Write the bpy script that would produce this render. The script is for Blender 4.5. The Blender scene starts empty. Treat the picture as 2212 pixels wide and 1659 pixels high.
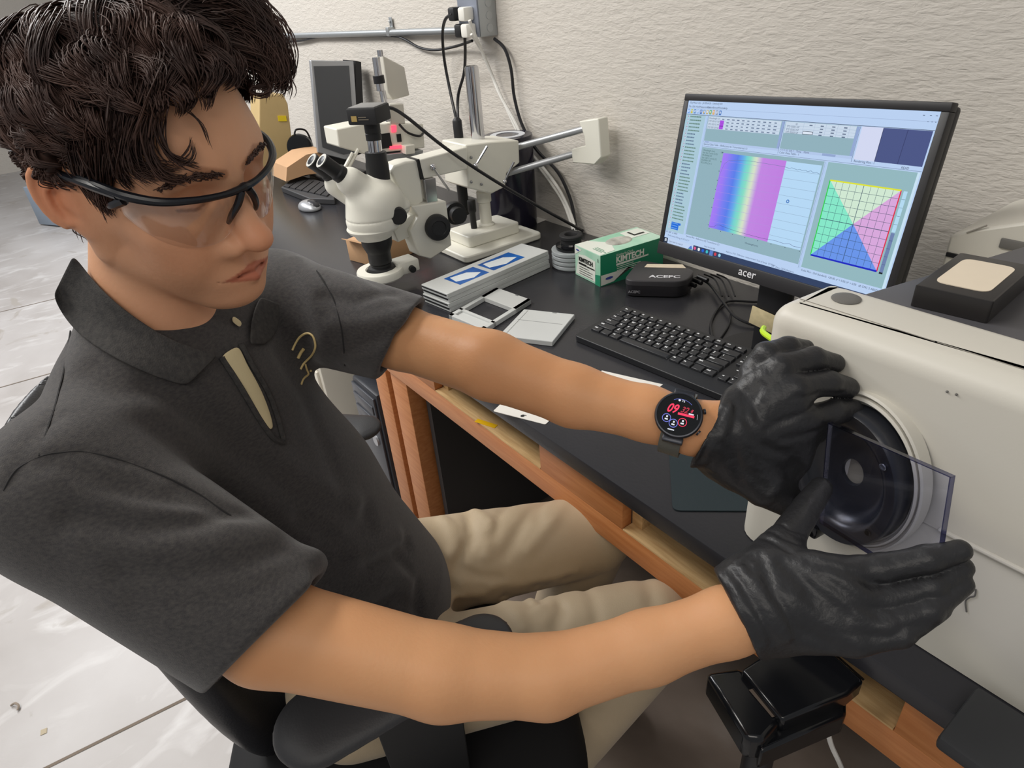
import bpy, bmesh, math, random
import numpy as np
from mathutils import Vector, Matrix, noise as mnoise

S = bpy.context.scene
# ---------------------------------------------------------------- camera
FPX = 1423.0
CAM = np.array([0.0, 0.0, 1.42])
def cam_axes(pitch, roll, yaw):
    p, r, y = np.radians([pitch, roll, yaw])
    fw = np.array([np.sin(y)*np.cos(p), np.cos(y)*np.cos(p), -np.sin(p)])
    rt = np.array([np.cos(y), -np.sin(y), 0.0]); dn = np.cross(fw, rt)
    return np.array([np.cos(r)*rt+np.sin(r)*dn, -np.sin(r)*rt+np.cos(r)*dn, fw]).T
RC = cam_axes(31.39, 4.98, -55.44)
cd = bpy.data.cameras.new('camera'); cam = bpy.data.objects.new('camera', cd); S.collection.objects.link(cam)
cd.sensor_fit = 'HORIZONTAL'; cd.sensor_width = 36.0; cd.lens = FPX/2212.0*36.0; cd.clip_start = 0.02
mw = Matrix.Identity(4)
for i in range(3):
    mw[i][0] = RC[i][0]; mw[i][1] = -RC[i][1]; mw[i][2] = -RC[i][2]; mw[i][3] = CAM[i]
cam.matrix_world = mw; S.camera = cam
# ---------------------------------------------------------------- view, world, lamps
S.view_settings.view_transform = 'Standard'; S.view_settings.look = 'None'
S.view_settings.exposure = 0.0; S.view_settings.gamma = 1.0; S.view_settings.use_curve_mapping = False
wd = bpy.data.worlds.new('room_light'); S.world = wd; wd.use_nodes = True
wd.node_tree.nodes['Background'].inputs[0].default_value = (0.95, 0.97, 1.0, 1); wd.node_tree.nodes['Background'].inputs[1].default_value = 0.33
def area(name, loc, target, sx, sy, power, col):
    l = bpy.data.lights.new(name, 'AREA'); l.shape = 'RECTANGLE'; l.size = sx; l.size_y = sy; l.energy = power; l.color = col
    o = bpy.data.objects.new(name, l); S.collection.objects.link(o); o.location = loc
    o.rotation_euler = (Vector(target)-Vector(loc)).to_track_quat('-Z', 'Y').to_euler(); return o
area('ceiling_lamp', (-2.1, -0.6, 3.0), (-1.7, 0.0, 0), 2.4, 0.5, 66, (1.0, 0.96, 0.90))
area('ceiling_lamp', (0.9, -1.1, 3.0), (0.2, -0.1, 0), 2.4, 0.5, 22, (1.0, 0.93, 0.84))
area('ceiling_lamp', (-4.6, -0.4, 3.0), (-4.4, 0.2, 0), 2.4, 0.5, 100, (0.97, 0.98, 1.0))

# ---------------------------------------------------------------- pixel <-> world measuring helpers (photo is 2212 x 1659)
def ray(x, y):
    return RC@np.array([x-1106.0, y-829.5, FPX])
def at(x, y, X=None, Y=None, Z=None, d=None):
    v = ray(x, y)
    if X is not None: t = (X-CAM[0])/v[0]
    elif Y is not None: t = (Y-CAM[1])/v[1]
    elif Z is not None: t = (Z-CAM[2])/v[2]
    else: t = d/FPX
    return CAM+v*t

# ---------------------------------------------------------------- materials
def lin(c):
    return tuple((v/255/12.92 if v/255 <= 0.04045 else ((v/255+0.055)/1.055)**2.4) for v in c)
MATS = {}
def mat(name, rgb, rough=0.5, metal=0.0, var=0.0, vscale=8.0, bump=0.0, bscale=60.0, rgb2=None, emit=None, estr=1.0, coat=0.0, trans=0.0, ior=1.45, stretch=None, sss=0.0, detail=4.0, attr=False, spec=0.5, sheen=0.0):
    m = bpy.data.materials.new(name); m.use_nodes = True; nt = m.node_tree; b = nt.nodes['Principled BSDF']
    b.inputs['Base Color'].default_value = (*lin(rgb), 1); b.inputs['Roughness'].default_value = rough; b.inputs['Metallic'].default_value = metal
    b.inputs['IOR'].default_value = ior; b.inputs['Coat Weight'].default_value = coat; b.inputs['Transmission Weight'].default_value = trans
    b.inputs['Specular IOR Level'].default_value = spec; b.inputs['Sheen Weight'].default_value = sheen
    if sss: b.inputs['Subsurface Weight'].default_value = sss; b.inputs['Subsurface Radius'].default_value = (0.012, 0.005, 0.003); b.inputs['Subsurface Scale'].default_value = 0.5
    tc = nt.nodes.new('ShaderNodeTexCoord'); mp = nt.nodes.new('ShaderNodeMapping'); nt.links.new(tc.outputs['Object'], mp.inputs[0])
    if stretch: mp.inputs['Scale'].default_value = stretch
    col = None
    if var or rgb2:
        n = nt.nodes.new('ShaderNodeTexNoise'); n.inputs['Scale'].default_value = vscale; n.inputs['Detail'].default_value = detail; nt.links.new(mp.outputs[0], n.inputs['Vector'])
        r = nt.nodes.new('ShaderNodeMapRange'); r.inputs[1].default_value = 0.3; r.inputs[2].default_value = 0.7; nt.links.new(n.outputs[0], r.inputs[0])
        mx = nt.nodes.new('ShaderNodeMix'); mx.data_type = 'RGBA'; nt.links.new(r.outputs[0], mx.inputs[0])
        a = lin(rgb); c2 = lin(rgb2) if rgb2 else tuple(v*(1-var) for v in a)
        mx.inputs[6].default_value = (*a, 1); mx.inputs[7].default_value = (*c2, 1); col = mx.outputs[2]
    if attr:
        at_ = nt.nodes.new('ShaderNodeVertexColor'); at_.layer_name = 'tint'
        mm = nt.nodes.new('ShaderNodeMix'); mm.data_type = 'RGBA'; mm.blend_type = 'MULTIPLY'; mm.inputs[0].default_value = 1.0
        if col: nt.links.new(col, mm.inputs[6])
        else: mm.inputs[6].default_value = (*lin(rgb), 1)
        nt.links.new(at_.outputs[0], mm.inputs[7]); col = mm.outputs[2]
    if col: nt.links.new(col, b.inputs['Base Color'])
    if bump:
        n = nt.nodes.new('ShaderNodeTexNoise'); n.inputs['Scale'].default_value = bscale; n.inputs['Detail'].default_value = detail; nt.links.new(mp.outputs[0], n.inputs['Vector'])
        bp = nt.nodes.new('ShaderNodeBump'); bp.inputs['Strength'].default_value = bump; bp.inputs['Distance'].default_value = 0.01; nt.links.new(n.outputs[0], bp.inputs['Height']); nt.links.new(bp.outputs[0], b.inputs['Normal'])
    if emit is not None:
        b.inputs['Emission Color'].default_value = (*lin(emit), 1); b.inputs['Emission Strength'].default_value = estr
    MATS[name] = m; return m

def clearmat(name, tint=(255, 255, 255), gloss=0.08, rough=0.03):
    """thin clear plastic: see-through with a faint reflection"""
    m = bpy.data.materials.new(name); m.use_nodes = True; nt = m.node_tree; nt.nodes.clear(); o = nt.nodes.new('ShaderNodeOutputMaterial'); tr = nt.nodes.new('ShaderNodeBsdfTransparent'); tr.inputs[0].default_value = (*lin(tint), 1)
    g = nt.nodes.new('ShaderNodeBsdfGlossy'); g.inputs['Roughness'].default_value = rough; g.inputs[0].default_value = (1, 1, 1, 1); lw = nt.nodes.new('ShaderNodeLayerWeight'); lw.inputs[0].default_value = 0.5; fr = nt.nodes.new('ShaderNodeMath'); fr.operation = 'POWER'; nt.links.new(lw.outputs[1], fr.inputs[0]); fr.inputs[1].default_value = 4.0
    ad = nt.nodes.new('ShaderNodeMath'); ad.operation = 'MULTIPLY_ADD'; ad.inputs[1].default_value = 0.5; ad.inputs[2].default_value = gloss; ad.use_clamp = True; nt.links.new(fr.outputs[0], ad.inputs[0])
    mx = nt.nodes.new('ShaderNodeMixShader'); nt.links.new(ad.outputs[0], mx.inputs[0]); nt.links.new(tr.outputs[0], mx.inputs[1]); nt.links.new(g.outputs[0], mx.inputs[2]); nt.links.new(mx.outputs[0], o.inputs[0]); MATS[name] = m; return m

# ---------------------------------------------------------------- objects
ROOTM = {}
def link(o): S.collection.objects.link(o); return o
def tag(o, label=None, cat=None, group=None, kind=None):
    if label: o['label'] = label
    if cat: o['category'] = cat
    if group: o['group'] = group
    if kind: o['kind'] = kind
    return o
def thing(name, label, cat, loc=(0, 0, 0), rotz=0.0, group=None, M=None):
    o = bpy.data.objects.new(name, None); link(o); o.empty_display_size = 0.05
    m = M if M is not None else Matrix.Translation(Vector([float(v) for v in loc]))@Matrix.Rotation(rotz, 4, 'Z')
    o.matrix_world = m; ROOTM[o.name] = m.copy(); tag(o, label, cat, group); return o
class MB:
    """collects shapes, then builds them as one mesh object"""
    def __init__(s): s.v = []; s.f = []; s.mi = []; s.m = 0; s.T = None
    def add(s, vs, fs):
        k = len(s.v)
        for p in vs:
            p = Vector([float(q) for q in p]); s.v.append(s.T@p if s.T is not None else p)
        for f in fs: s.f.append([k+i for i in f]); s.mi.append(s.m)
        return s
    def box(s, c, d, M=None, bev=0.0, seg=2, top=1.0):
        bm = bmesh.new(); bmesh.ops.create_cube(bm, size=1.0)
        for v in bm.verts:
            k = top if v.co.z > 0 else 1.0
            v.co = Vector((v.co.x*d[0]*k, v.co.y*d[1]*k, v.co.z*d[2]))
        if bev: bmesh.ops.bevel(bm, geom=bm.edges[:], offset=bev, segments=seg, profile=0.5, affect='EDGES')
        s.bm(bm, (Matrix.Translation(Vector([float(q) for q in c]))@(M.to_4x4() if M is not None else Matrix.Identity(4)))); return s
    def bm(s, bm, M=None):
        bm.verts.index_update(); vs = [(M@v.co if M is not None else v.co) for v in bm.verts]; fs = [[v.index for v in f.verts] for f in bm.faces]; bm.free(); return s.add(vs, fs)
    def cyl(s, a, b, r0, r1=None, n=24, cap=True):
        r1 = r0 if r1 is None else r1; a = Vector([float(q) for q in a]); b = Vector([float(q) for q in b]); z = (b-a).normalized(); x = z.orthogonal().normalized(); y = z.cross(x)
        vs = []
        for p, r in ((a, r0), (b, r1)):
            for i in range(n): t = 2*math.pi*i/n; vs.append(p+x*(r*math.cos(t))+y*(r*math.sin(t)))
        fs = [[i, (i+1) % n, n+(i+1) % n, n+i] for i in range(n)]
        if cap: fs += [list(range(n))[::-1], list(range(n, 2*n))]
        return s.add(vs, fs)
    def lathe(s, prof, base=(0, 0, 0), axis=(0, 0, 1), n=32, close=False):
        z = Vector([float(q) for q in axis]).normalized(); x = z.orthogonal().normalized(); y = z.cross(x); b = Vector([float(q) for q in base]); vs = []; fs = []
        for (r, h) in prof:
            for i in range(n): t = 2*math.pi*i/n; vs.append(b+z*h+x*(r*math.cos(t))+y*(r*math.sin(t)))
        for k in range(len(prof)-1):
            for i in range(n): fs.append([k*n+i, k*n+(i+1) % n, (k+1)*n+(i+1) % n, (k+1)*n+i])
        if close: fs += [[(len(prof)-1)*n+i, (len(prof)-1)*n+(i+1) % n, (i+1) % n, i] for i in range(n)]
        else:
            if prof[0][0] > 1e-5: fs.append(list(range(n))[::-1])
            if prof[-1][0] > 1e-5: fs.append([(len(prof)-1)*n+i for i in range(n)])
        return s.add(vs, fs)
    def tube(s, pts, r, n=8, sub=6, smooth=True, cap=True):
        P = [Vector([float(q) for q in p]) for p in pts]; rs = r if isinstance(r, (list, tuple)) else [r]*len(P)
        if smooth and len(P) > 2:
            Q = []; RR = []
            for i in range(len(P)-1):
                p0 = P[max(i-1, 0)]; p1 = P[i]; p2 = P[i+1]; p3 = P[min(i+2, len(P)-1)]
                for k in range(sub):
                    t = k/sub; Q.append(0.5*((2*p1)+(p2-p0)*t+(2*p0-5*p1+4*p2-p3)*t*t+(3*p1-p0-3*p2+p3)*t**3)); RR.append(rs[i]*(1-t)+rs[i+1]*t)
            Q.append(P[-1]); RR.append(rs[-1]); P, rs = Q, RR
        vs = []; up = None
        for i, p in enumerate(P):
            t = (P[min(i+1, len(P)-1)]-P[max(i-1, 0)]).normalized()
            if up is None: up = t.orthogonal().normalized()
            up = (up-t*up.dot(t)).normalized(); w = t.cross(up)
            for k in range(n): a = 2*math.pi*k/n; vs.append(p+up*(rs[i]*math.cos(a))+w*(rs[i]*math.sin(a)))
        fs = [[i*n+k, i*n+(k+1) % n, (i+1)*n+(k+1) % n, (i+1)*n+k] for i in range(len(P)-1) for k in range(n)]
        if cap: fs += [list(range(n))[::-1], [(len(P)-1)*n+k for k in range(n)]]
        return s.add(vs, fs)
    def prism(s, poly, a, b, M=None):
        """poly in local xy, extruded from z=a to z=b, placed by M"""
        n = len(poly); vs = [Vector((p[0], p[1], a)) for p in poly]+[Vector((p[0], p[1], b)) for p in poly]
        if M is not None: vs = [M@v for v in vs]
        return s.add(vs, [list(range(n))[::-1], list(range(n, 2*n))]+[[i, (i+1) % n, n+(i+1) % n, n+i] for i in range(n)])
    def quad(s, a, b, c, d): return s.add([a, b, c, d], [[0, 1, 2, 3]])
    def sphere(s, c, r, M=None, u=16, v=12):
        bm = bmesh.new(); bmesh.ops.create_uvsphere(bm, u_segments=u, v_segments=v, radius=1.0)
        r = (r, r, r) if not isinstance(r, (tuple, list)) else r
        return s.bm(bm, Matrix.Translation(Vector([float(q) for q in c]))@(M.to_4x4() if M is not None else Matrix.Identity(4))@Matrix.Diagonal((*r, 1)))
    def text(s, txt, size, M, ext=0.0, sx=1.0, bold=0.0, shear=0.0, align='LEFT'):
        cu = bpy.data.curves.new('lettering', 'FONT'); cu.body = txt; cu.size = size; cu.extrude = ext; cu.offset = bold; cu.shear = shear; cu.align_x = align; cu.resolution_u = 3
        o = bpy.data.objects.new('lettering', cu); link(o); dg = bpy.context.evaluated_depsgraph_get(); me = bpy.data.meshes.new_from_object(o.evaluated_get(dg))
        vs = [M@Vector((v.co.x*sx, v.co.y, v.co.z)) for v in me.vertices]; fs = [list(p.vertices) for p in me.polygons]
        s.add(vs, fs); bpy.data.objects.remove(o); bpy.data.curves.remove(cu); bpy.data.meshes.remove(me); return s
    def build(s, name, mats, parent=None, smooth=None, bev=0.0, label=None, kind=None, world=False, local=True, auto=35):
        me = bpy.data.meshes.new(name); me.from_pydata([tuple(v) for v in s.v], [], s.f); me.validate(clean_customdata=False)
        for m in (mats if isinstance(mats, (list, tuple)) else [mats]): me.materials.append(m)
        if len(me.polygons) == len(s.mi): me.polygons.foreach_set('material_index', s.mi)
        bm = bmesh.new(); bm.from_mesh(me); bmesh.ops.recalc_face_normals(bm, faces=bm.faces[:]) if not world == 'raw' else None
        if smooth is not False:
            ca = math.radians(auto)
            for f in bm.faces: f.smooth = True
            for e in bm.edges:
                if len(e.link_faces) == 2 and e.calc_face_angle(0) > ca: e.smooth = False
        bm.to_mesh(me); bm.free()
        o = bpy.data.objects.new(name, me); link(o)
        if parent is not None:
            o.parent = parent
            if world: o.matrix_parent_inverse = ROOTM.get(parent.name, Matrix.Identity(4)).inverted()
        if bev:
            md = o.modifiers.new('bevel', 'BEVEL'); md.width = bev; md.segments = 2; md.limit_method = 'ANGLE'; md.angle_limit = math.radians(40)
        if label: o['label'] = label
        if kind: o['kind'] = kind
        return o
def rot(a, ax): return Matrix.Rotation(a, 4, ax)
def frame(o, x, y, z=None):
    """matrix with origin o, x axis, y axis (orthogonalised), z = x cross y"""
    x = Vector([float(q) for q in x]).normalized(); y = Vector([float(q) for q in y]); y = (y-x*y.dot(x)).normalized(); z = x.cross(y); m = Matrix.Identity(4)
    for i in range(3): m[i][0] = x[i]; m[i][1] = y[i]; m[i][2] = z[i]; m[i][3] = float(o[i])
    return m
def copy_tree(o, loc=None, M=None):
    c = o.copy(); link(c)
    if M is not None: c.matrix_world = M
    elif loc is not None: c.location = loc
    def rec(a, b):
        for ch in list(a.children):
            d = ch.copy(); link(d); d.parent = b; d.matrix_parent_inverse = ch.matrix_parent_inverse.copy(); rec(ch, d)
    rec(o, c); return c
# ================================================================ the room
wallm = mat('trowelled_paint', (205, 199, 190), 0.7, var=0.05, vscale=3, bump=0.30, bscale=55, stretch=(0.5, 1, 1.5), detail=9)
# trowel strokes: a second, stretched bump
nt = wallm.node_tree; b_ = nt.nodes['Principled BSDF']
w = nt.nodes.new('ShaderNodeTexNoise'); w.inputs['Scale'].default_value = 62; w.inputs['Detail'].default_value = 7; w.inputs['Distortion'].default_value = 1.0
mp_ = nt.nodes.new('ShaderNodeMapping'); mp_.inputs['Scale'].default_value = (0.55, 1, 2.2); tc_ = nt.nodes.new('ShaderNodeTexCoord'); nt.links.new(tc_.outputs['Object'], mp_.inputs[0]); nt.links.new(mp_.outputs[0], w.inputs['Vector'])
bp_ = nt.nodes.new('ShaderNodeBump'); bp_.inputs['Strength'].default_value = 0.42; bp_.inputs['Distance'].default_value = 0.006; nt.links.new(w.outputs[0], bp_.inputs['Height'])
nt.links.new([n for n in nt.nodes if n.type == 'BUMP'][0].outputs[0], bp_.inputs['Normal']); nt.links.new(bp_.outputs[0], b_.inputs['Normal'])
WY = 1.30
tag(MB().box((-4.0, WY+0.05, 1.55), (11.0, 0.1, 3.1)).build('wall_back', wallm), kind='structure')
tag(MB().box((-9.55, -1.4, 1.55), (0.1, 5.5, 3.1)).build('wall_left', wallm), kind='structure')

# concrete floor with joints, pits and pale wear
fm = bpy.data.materials.new('worn_concrete'); fm.use_nodes = True; nt = fm.node_tree; b = nt.nodes['Principled BSDF']
tc = nt.nodes.new('ShaderNodeTexCoord')
def nz(sc, det, dist=0.0, stretch=(1, 1, 1)):
    mp = nt.nodes.new('ShaderNodeMapping'); mp.inputs['Scale'].default_value = stretch; nt.links.new(tc.outputs['Object'], mp.inputs[0])
    n = nt.nodes.new('ShaderNodeTexNoise'); n.inputs['Scale'].default_value = sc; n.inputs['Detail'].default_value = det; n.inputs['Distortion'].default_value = dist; nt.links.new(mp.outputs[0], n.inputs['Vector']); return n.outputs[0]
def ramp(src, stops):
    r = nt.nodes.new('ShaderNodeValToRGB'); nt.links.new(src, r.inputs[0]); e = r.color_ramp.elements
    while len(e) < len(stops): e.new(0.5)
    for k, (p, c) in enumerate(stops): e[k].position = p; e[k].color = (*lin(c), 1)
    return r.outputs[0]
base = ramp(nz(1.6, 8, 0.6), [(0.3, (162, 157, 154)), (0.5, (175, 171, 169)), (0.7, (186, 183, 182))])
wear = nz(9, 10, 1.2, (1, 0.45, 1)); wr = nt.nodes.new('ShaderNodeMapRange'); wr.inputs[1].default_value = 0.54; wr.inputs[2].default_value = 0.74; nt.links.new(wear, wr.inputs[0])
mx = nt.nodes.new('ShaderNodeMix'); mx.data_type = 'RGBA'; nt.links.new(wr.outputs[0], mx.inputs[0]); nt.links.new(base, mx.inputs[6]); mx.inputs[7].default_value = (*lin((198, 196, 195)), 1)
st = nt.nodes.new('ShaderNodeMapRange'); st.inputs[1].default_value = 0.64; st.inputs[2].default_value = 0.7; nt.links.new(nz(5, 6, 0.8), st.inputs[0])
mx2 = nt.nodes.new('ShaderNodeMix'); mx2.data_type = 'RGBA'; nt.links.new(st.outputs[0], mx2.inputs[0]); nt.links.new(mx.outputs[2], mx2.inputs[6]); mx2.inputs[7].default_value = (*lin((160, 154, 148)), 1)
# darker brown floor tone along the bench, with a ragged edge
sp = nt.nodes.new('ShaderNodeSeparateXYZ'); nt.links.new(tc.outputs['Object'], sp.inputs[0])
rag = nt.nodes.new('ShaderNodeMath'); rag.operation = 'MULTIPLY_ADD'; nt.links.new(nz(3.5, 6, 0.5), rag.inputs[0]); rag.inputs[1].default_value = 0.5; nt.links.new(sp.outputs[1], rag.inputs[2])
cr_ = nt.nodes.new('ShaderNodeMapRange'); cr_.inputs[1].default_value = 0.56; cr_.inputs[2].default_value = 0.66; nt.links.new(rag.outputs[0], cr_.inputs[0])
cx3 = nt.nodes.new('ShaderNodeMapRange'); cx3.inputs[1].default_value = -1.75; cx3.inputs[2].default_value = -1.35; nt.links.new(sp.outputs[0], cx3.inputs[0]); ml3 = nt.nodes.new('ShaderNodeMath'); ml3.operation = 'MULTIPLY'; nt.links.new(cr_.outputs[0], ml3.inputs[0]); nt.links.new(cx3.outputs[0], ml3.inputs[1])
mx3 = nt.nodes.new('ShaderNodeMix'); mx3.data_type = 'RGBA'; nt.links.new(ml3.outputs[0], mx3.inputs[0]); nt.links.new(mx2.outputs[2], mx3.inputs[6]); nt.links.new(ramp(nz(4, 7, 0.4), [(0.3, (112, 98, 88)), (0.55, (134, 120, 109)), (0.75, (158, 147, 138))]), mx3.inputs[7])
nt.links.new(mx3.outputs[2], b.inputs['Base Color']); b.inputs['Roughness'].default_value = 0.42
bp = nt.nodes.new('ShaderNodeBump'); bp.inputs['Strength'].default_value = 0.25; bp.inputs['Distance'].default_value = 0.006; nt.links.new(wear, bp.inputs['Height']); nt.links.new(bp.outputs[0], b.inputs['Normal'])
joint = mat('floor_joint', (120, 108, 96), 0.8, var=0.2)
fl = MB(); fl.box((-4.0, -1.4, -0.05), (11.2, 5.6, 0.1))
fl.m = 1
j0 = at(100, 1659, Z=0); j1 = at(470, 1475, Z=0); jd = Vector(j1-j0).normalized(); jn = Vector((-jd.y, jd.x, 0))
a_ = Vector(j0)-jd*3; b2_ = Vector(j0)+jd*1.3; wv = 0.004; zz = Vector((0, 0, 0.0012))
fl.quad(a_-jn*wv+zz, a_+jn*wv+zz, b2_+jn*wv+zz, b2_-jn*wv+zz)
for q in range(3):
    c_ = Vector(j0)+jn*(1.1*(q+1)); fl.quad(c_-jd*3-jn*wv+zz, c_-jd*3+jn*wv+zz, c_+jd*1.2+jn*wv+zz, c_+jd*1.2-jn*wv+zz)
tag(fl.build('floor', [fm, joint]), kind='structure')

# litter on the floor
m = MB(); p = [at(24, 1524, Z=0.004), at(32, 1519, Z=0.010), at(40, 1524, Z=0.008), at(38, 1534, Z=0.004)]; m.tube(p, 0.0028, n=6); tag(m.build('plastic_curl', mat('litter_grey', (150, 138, 126), 0.5)), 'tiny curled scrap on the concrete floor at the lower left', 'scrap')
m = MB(); c = at(94, 1580, Z=0.001); m.prism([(c[0]-0.008, c[1]-0.005), (c[0]+0.007, c[1]-0.007), (c[0]+0.009, c[1]+0.006), (c[0]-0.005, c[1]+0.008)], 0.0003, 0.0016); tag(m.build('paper_scrap', mat('litter_tan', (176, 164, 140), 0.7)), 'tiny square tan scrap on the concrete floor below the curled one', 'scrap')
# ================================================================ workbench
epoxy = mat('black_epoxy', (48, 48, 52), 0.27, var=0.18, vscale=5, bump=0.03, bscale=180, spec=0.45)
oakm = mat('orange_stained_wood', (198, 132, 80), 0.45, rgb2=(180, 112, 62), vscale=10, stretch=(1.2, 6, 14), bump=0.05, bscale=60)
rawm = mat('raw_pale_wood', (214, 180, 130), 0.65, rgb2=(188, 150, 100), vscale=14, stretch=(1.2, 12, 12), bump=0.08, bscale=60)
darkm = mat('dark_laminate', (58, 57, 58), 0.55, var=0.2, vscale=4)
t = thing('worktop', 'long black epoxy worktop with a squared front edge running along the wall', 'worktop', (-1.3, 0.93, 0.73))
MB().box((-1.35, 0.925, 0.745), (4.3, 0.745, 0.03), bev=0.002).build('top_slab', epoxy, t, world=True)
t = thing('bench_frame', 'orange-stained wooden bench frame with two open drawer slots in its front rail', 'bench', (-0.9, 0.7, 0))
FY = 0.572
X0, X1 = -1.40, 0.75
rail = MB(); rail.box(((X0+X1)/2, FY+0.010, 0.625), (X1-X0, 0.020, 0.050), bev=0.0015)
rail.build('bottom_rail', oakm, t, world=True)
for (a, b) in ((X0, -1.135), (-0.762, -0.553), (-0.118, X1)):
    MB().box(((a+b)/2, FY+0.0105, 0.690), (b-a, 0.021, 0.0799), bev=0.001).build('front_panel', oakm, t, world=True)
for (a, b) in ((-1.135, -0.762), (-0.553, -0.118)):
    m = MB(); m.box(((a+b)/2, FY+0.022, 0.6515), (b-a-0.002, 0.044, 0.003)); m.box(((a+b)/2, FY+0.032, 0.626), (b-a-0.002, 0.022, 0.048))
    led = m.build('ledge', rawm, t, world=True, label='pale unfinished wooden drawer ledge')
    k = MB(); k.box((a+0.012, FY+0.020+0.02, 0.690), (0.022, 0.038, 0.078), bev=0.001); k.build('drawer_divider', rawm, t, world=True)
tp = MB(); c_ = at(1050, 915, Z=0.653); tp.box((c_[0], c_[1], 0.6534), (0.05, 0.012, 0.0008), M=rot(0.35, 'Z')); tp.build('tape_strip', mat('yellow_tape', (226, 176, 20), 0.4), t, world=True, label='strip of yellow tape on the ledge')
for lx in (-1.345, -0.0):
    MB().box((lx if lx < -1 else 0.66, FY+0.045, 0.365), (0.085, 0.075, 0.73), bev=0.003).build('leg', oakm, t, world=True)
MB().box((-1.28, 0.94, 0.365), (0.02, 0.64, 0.70)).build('end_panel', darkm, t, world=True, label='dark laminate end panel')
MB().box((-0.4, 1.27, 0.50), (1.9, 0.02, 0.44)).build('back_panel', darkm, t, world=True)
t = thing('bench_frame', 'orange-stained frame of the neighbouring bench, its leg beside the black computer tower', 'bench', (-2.2, 0.7, 0))
MB().box((-1.455, FY+0.045, 0.365), (0.075, 0.075, 0.73), bev=0.003).build('leg', oakm, t, world=True)
MB().box((-2.45, FY+0.012, 0.665), (2.0, 0.024, 0.13), bev=0.002).build('front_panel', oakm, t, world=True)
MB().box((-3.42, FY+0.045, 0.365), (0.075, 0.075, 0.73), bev=0.003).build('leg', oakm, t, world=True)
for i, (dx) in enumerate(range(0)): pass
# computer tower under the neighbouring bench, white cabinet further left
towm = mat('tower_black', (44, 47, 54), 0.4, var=0.2, vscale=6); silv = mat('silver_plastic', (170, 172, 176), 0.35, metal=0.5)
t = thing('computer_tower', 'black desktop computer tower standing on the floor under the bench', 'computer', (-1.66, 0.78, 0))
MB().box((-1.66, 0.80, 0.21), (0.17, 0.40, 0.42), bev=0.012).build('case', towm, t, world=True)
m = MB(); m.box((-1.66, 0.597, 0.21), (0.15, 0.008, 0.39), bev=0.003); m.box((-1.66, 0.592, 0.36), (0.13, 0.006, 0.03), bev=0.002); m.box((-1.66, 0.592, 0.315), (0.13, 0.006, 0.03), bev=0.002); m.build('front_bezel', mat('bezel_grey', (60, 63, 70), 0.35), t, world=True)
m = MB(); m.cyl((-1.62, 0.594, 0.24), (-1.62, 0.586, 0.24), 0.017); m.build('badge', silv, t, world=True, label='round silver badge')
t = thing('storage_cabinet', 'low off-white cabinet on the floor behind the seated person', 'cabinet', (-2.45, 0.85, 0))
MB().box((-2.55, 0.86, 0.28), (0.95, 0.5, 0.56), bev=0.006).build('body', mat('cabinet_white', (214, 208, 194), 0.5, var=0.04), t, world=True)
for dz in (0.15, 0.42): MB().box((-2.55, 0.606, dz), (0.9, 0.012, 0.25), bev=0.004).build('drawer', MATS['cabinet_white'], t, world=True)
# ================================================================ spectrophotometer
ZD = 0.76
beige = mat('warm_beige_plastic', (204, 200, 189), 0.42, var=0.03, vscale=3, bump=0.02, bscale=400)
beige2 = mat('machine_lower_plastic', (210, 206, 194), 0.45, var=0.03, vscale=3)
blk = mat('black_plastic', (26, 26, 29), 0.4); blkg = mat('gloss_black_plastic', (18, 19, 22), 0.16); blkm = mat('matt_black', (34, 34, 36), 0.65)
greyp = mat('grey_plastic', (104, 102, 98), 0.5, var=0.1); traym = mat('tray_charcoal', (78, 77, 80), 0.4, var=0.12, vscale=5)
white = mat('white_plastic', (228, 226, 218), 0.4); chrome = mat('chrome', (205, 205, 208), 0.14, metal=1.0); steel = mat('brushed_steel', (165, 166, 168), 0.35, metal=1.0)
def rrect_poly(pts, r, n=6):
    """rounded polygon; r = radius or list"""
    out = []; N = len(pts)
    for i in range(N):
        p0 = Vector(pts[i-1]); p = Vector(pts[i]); p1 = Vector(pts[(i+1) % N]); rr = r[i] if isinstance(r, (list, tuple)) else r
        a = (p0-p).normalized(); b = (p1-p).normalized(); d = min(rr, (p0-p).length*0.49, (p1-p).length*0.49); s = p+a*d; e = p+b*d
        for k in range(n+1): t = k/n; out.append(tuple((1-t)**2*s+2*t*(1-t)*p+t*t*e))
    return out
t = thing('spectrophotometer', 'large beige benchtop instrument with a round black port plate on its front', 'instrument', (-0.05, 0.75, ZD))
def shell(poly, z0, z1, r, steps=6):
    """vertical wall with a rounded top edge (inset along the polygon)"""
    c = Vector((sum(p[0] for p in poly)/len(poly), sum(p[1] for p in poly)/len(poly))); m = MB(); n = len(poly); rings = [[(p[0], p[1], z0) for p in poly]]
    N = []
    for i in range(n):
        a = Vector(poly[i-1]); b = Vector(poly[(i+1) % n]); tt = (b-a).normalized(); q = Vector((-tt.y, tt.x)); q = q if q.dot(c-Vector(poly[i])) > 0 else -q; N.append(q)
    for k in range(steps+1):
        ph = k/steps*math.pi/2; ins = r*(1-math.cos(ph)); zz_ = z1-r+r*math.sin(ph); rings.append([(poly[i][0]+N[i].x*ins, poly[i][1]+N[i].y*ins, zz_) for i in range(n)])
    vs = [p for rg in rings for p in rg]; fs = [[k*n+i, k*n+(i+1) % n, (k+1)*n+(i+1) % n, (k+1)*n+i] for k in range(len(rings)-1) for i in range(n)]
    fs += [list(range(n))[::-1], [(len(rings)-1)*n+i for i in range(n)]]; m.add(vs, fs); return m
up = rrect_poly([(-0.372, 0.600), (0.62, 0.600), (0.62, 0.700), (-0.335, 0.706), (-0.362, 0.700)], [0.03, 0.03, 0.01, 0.004, 0.01])
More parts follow.
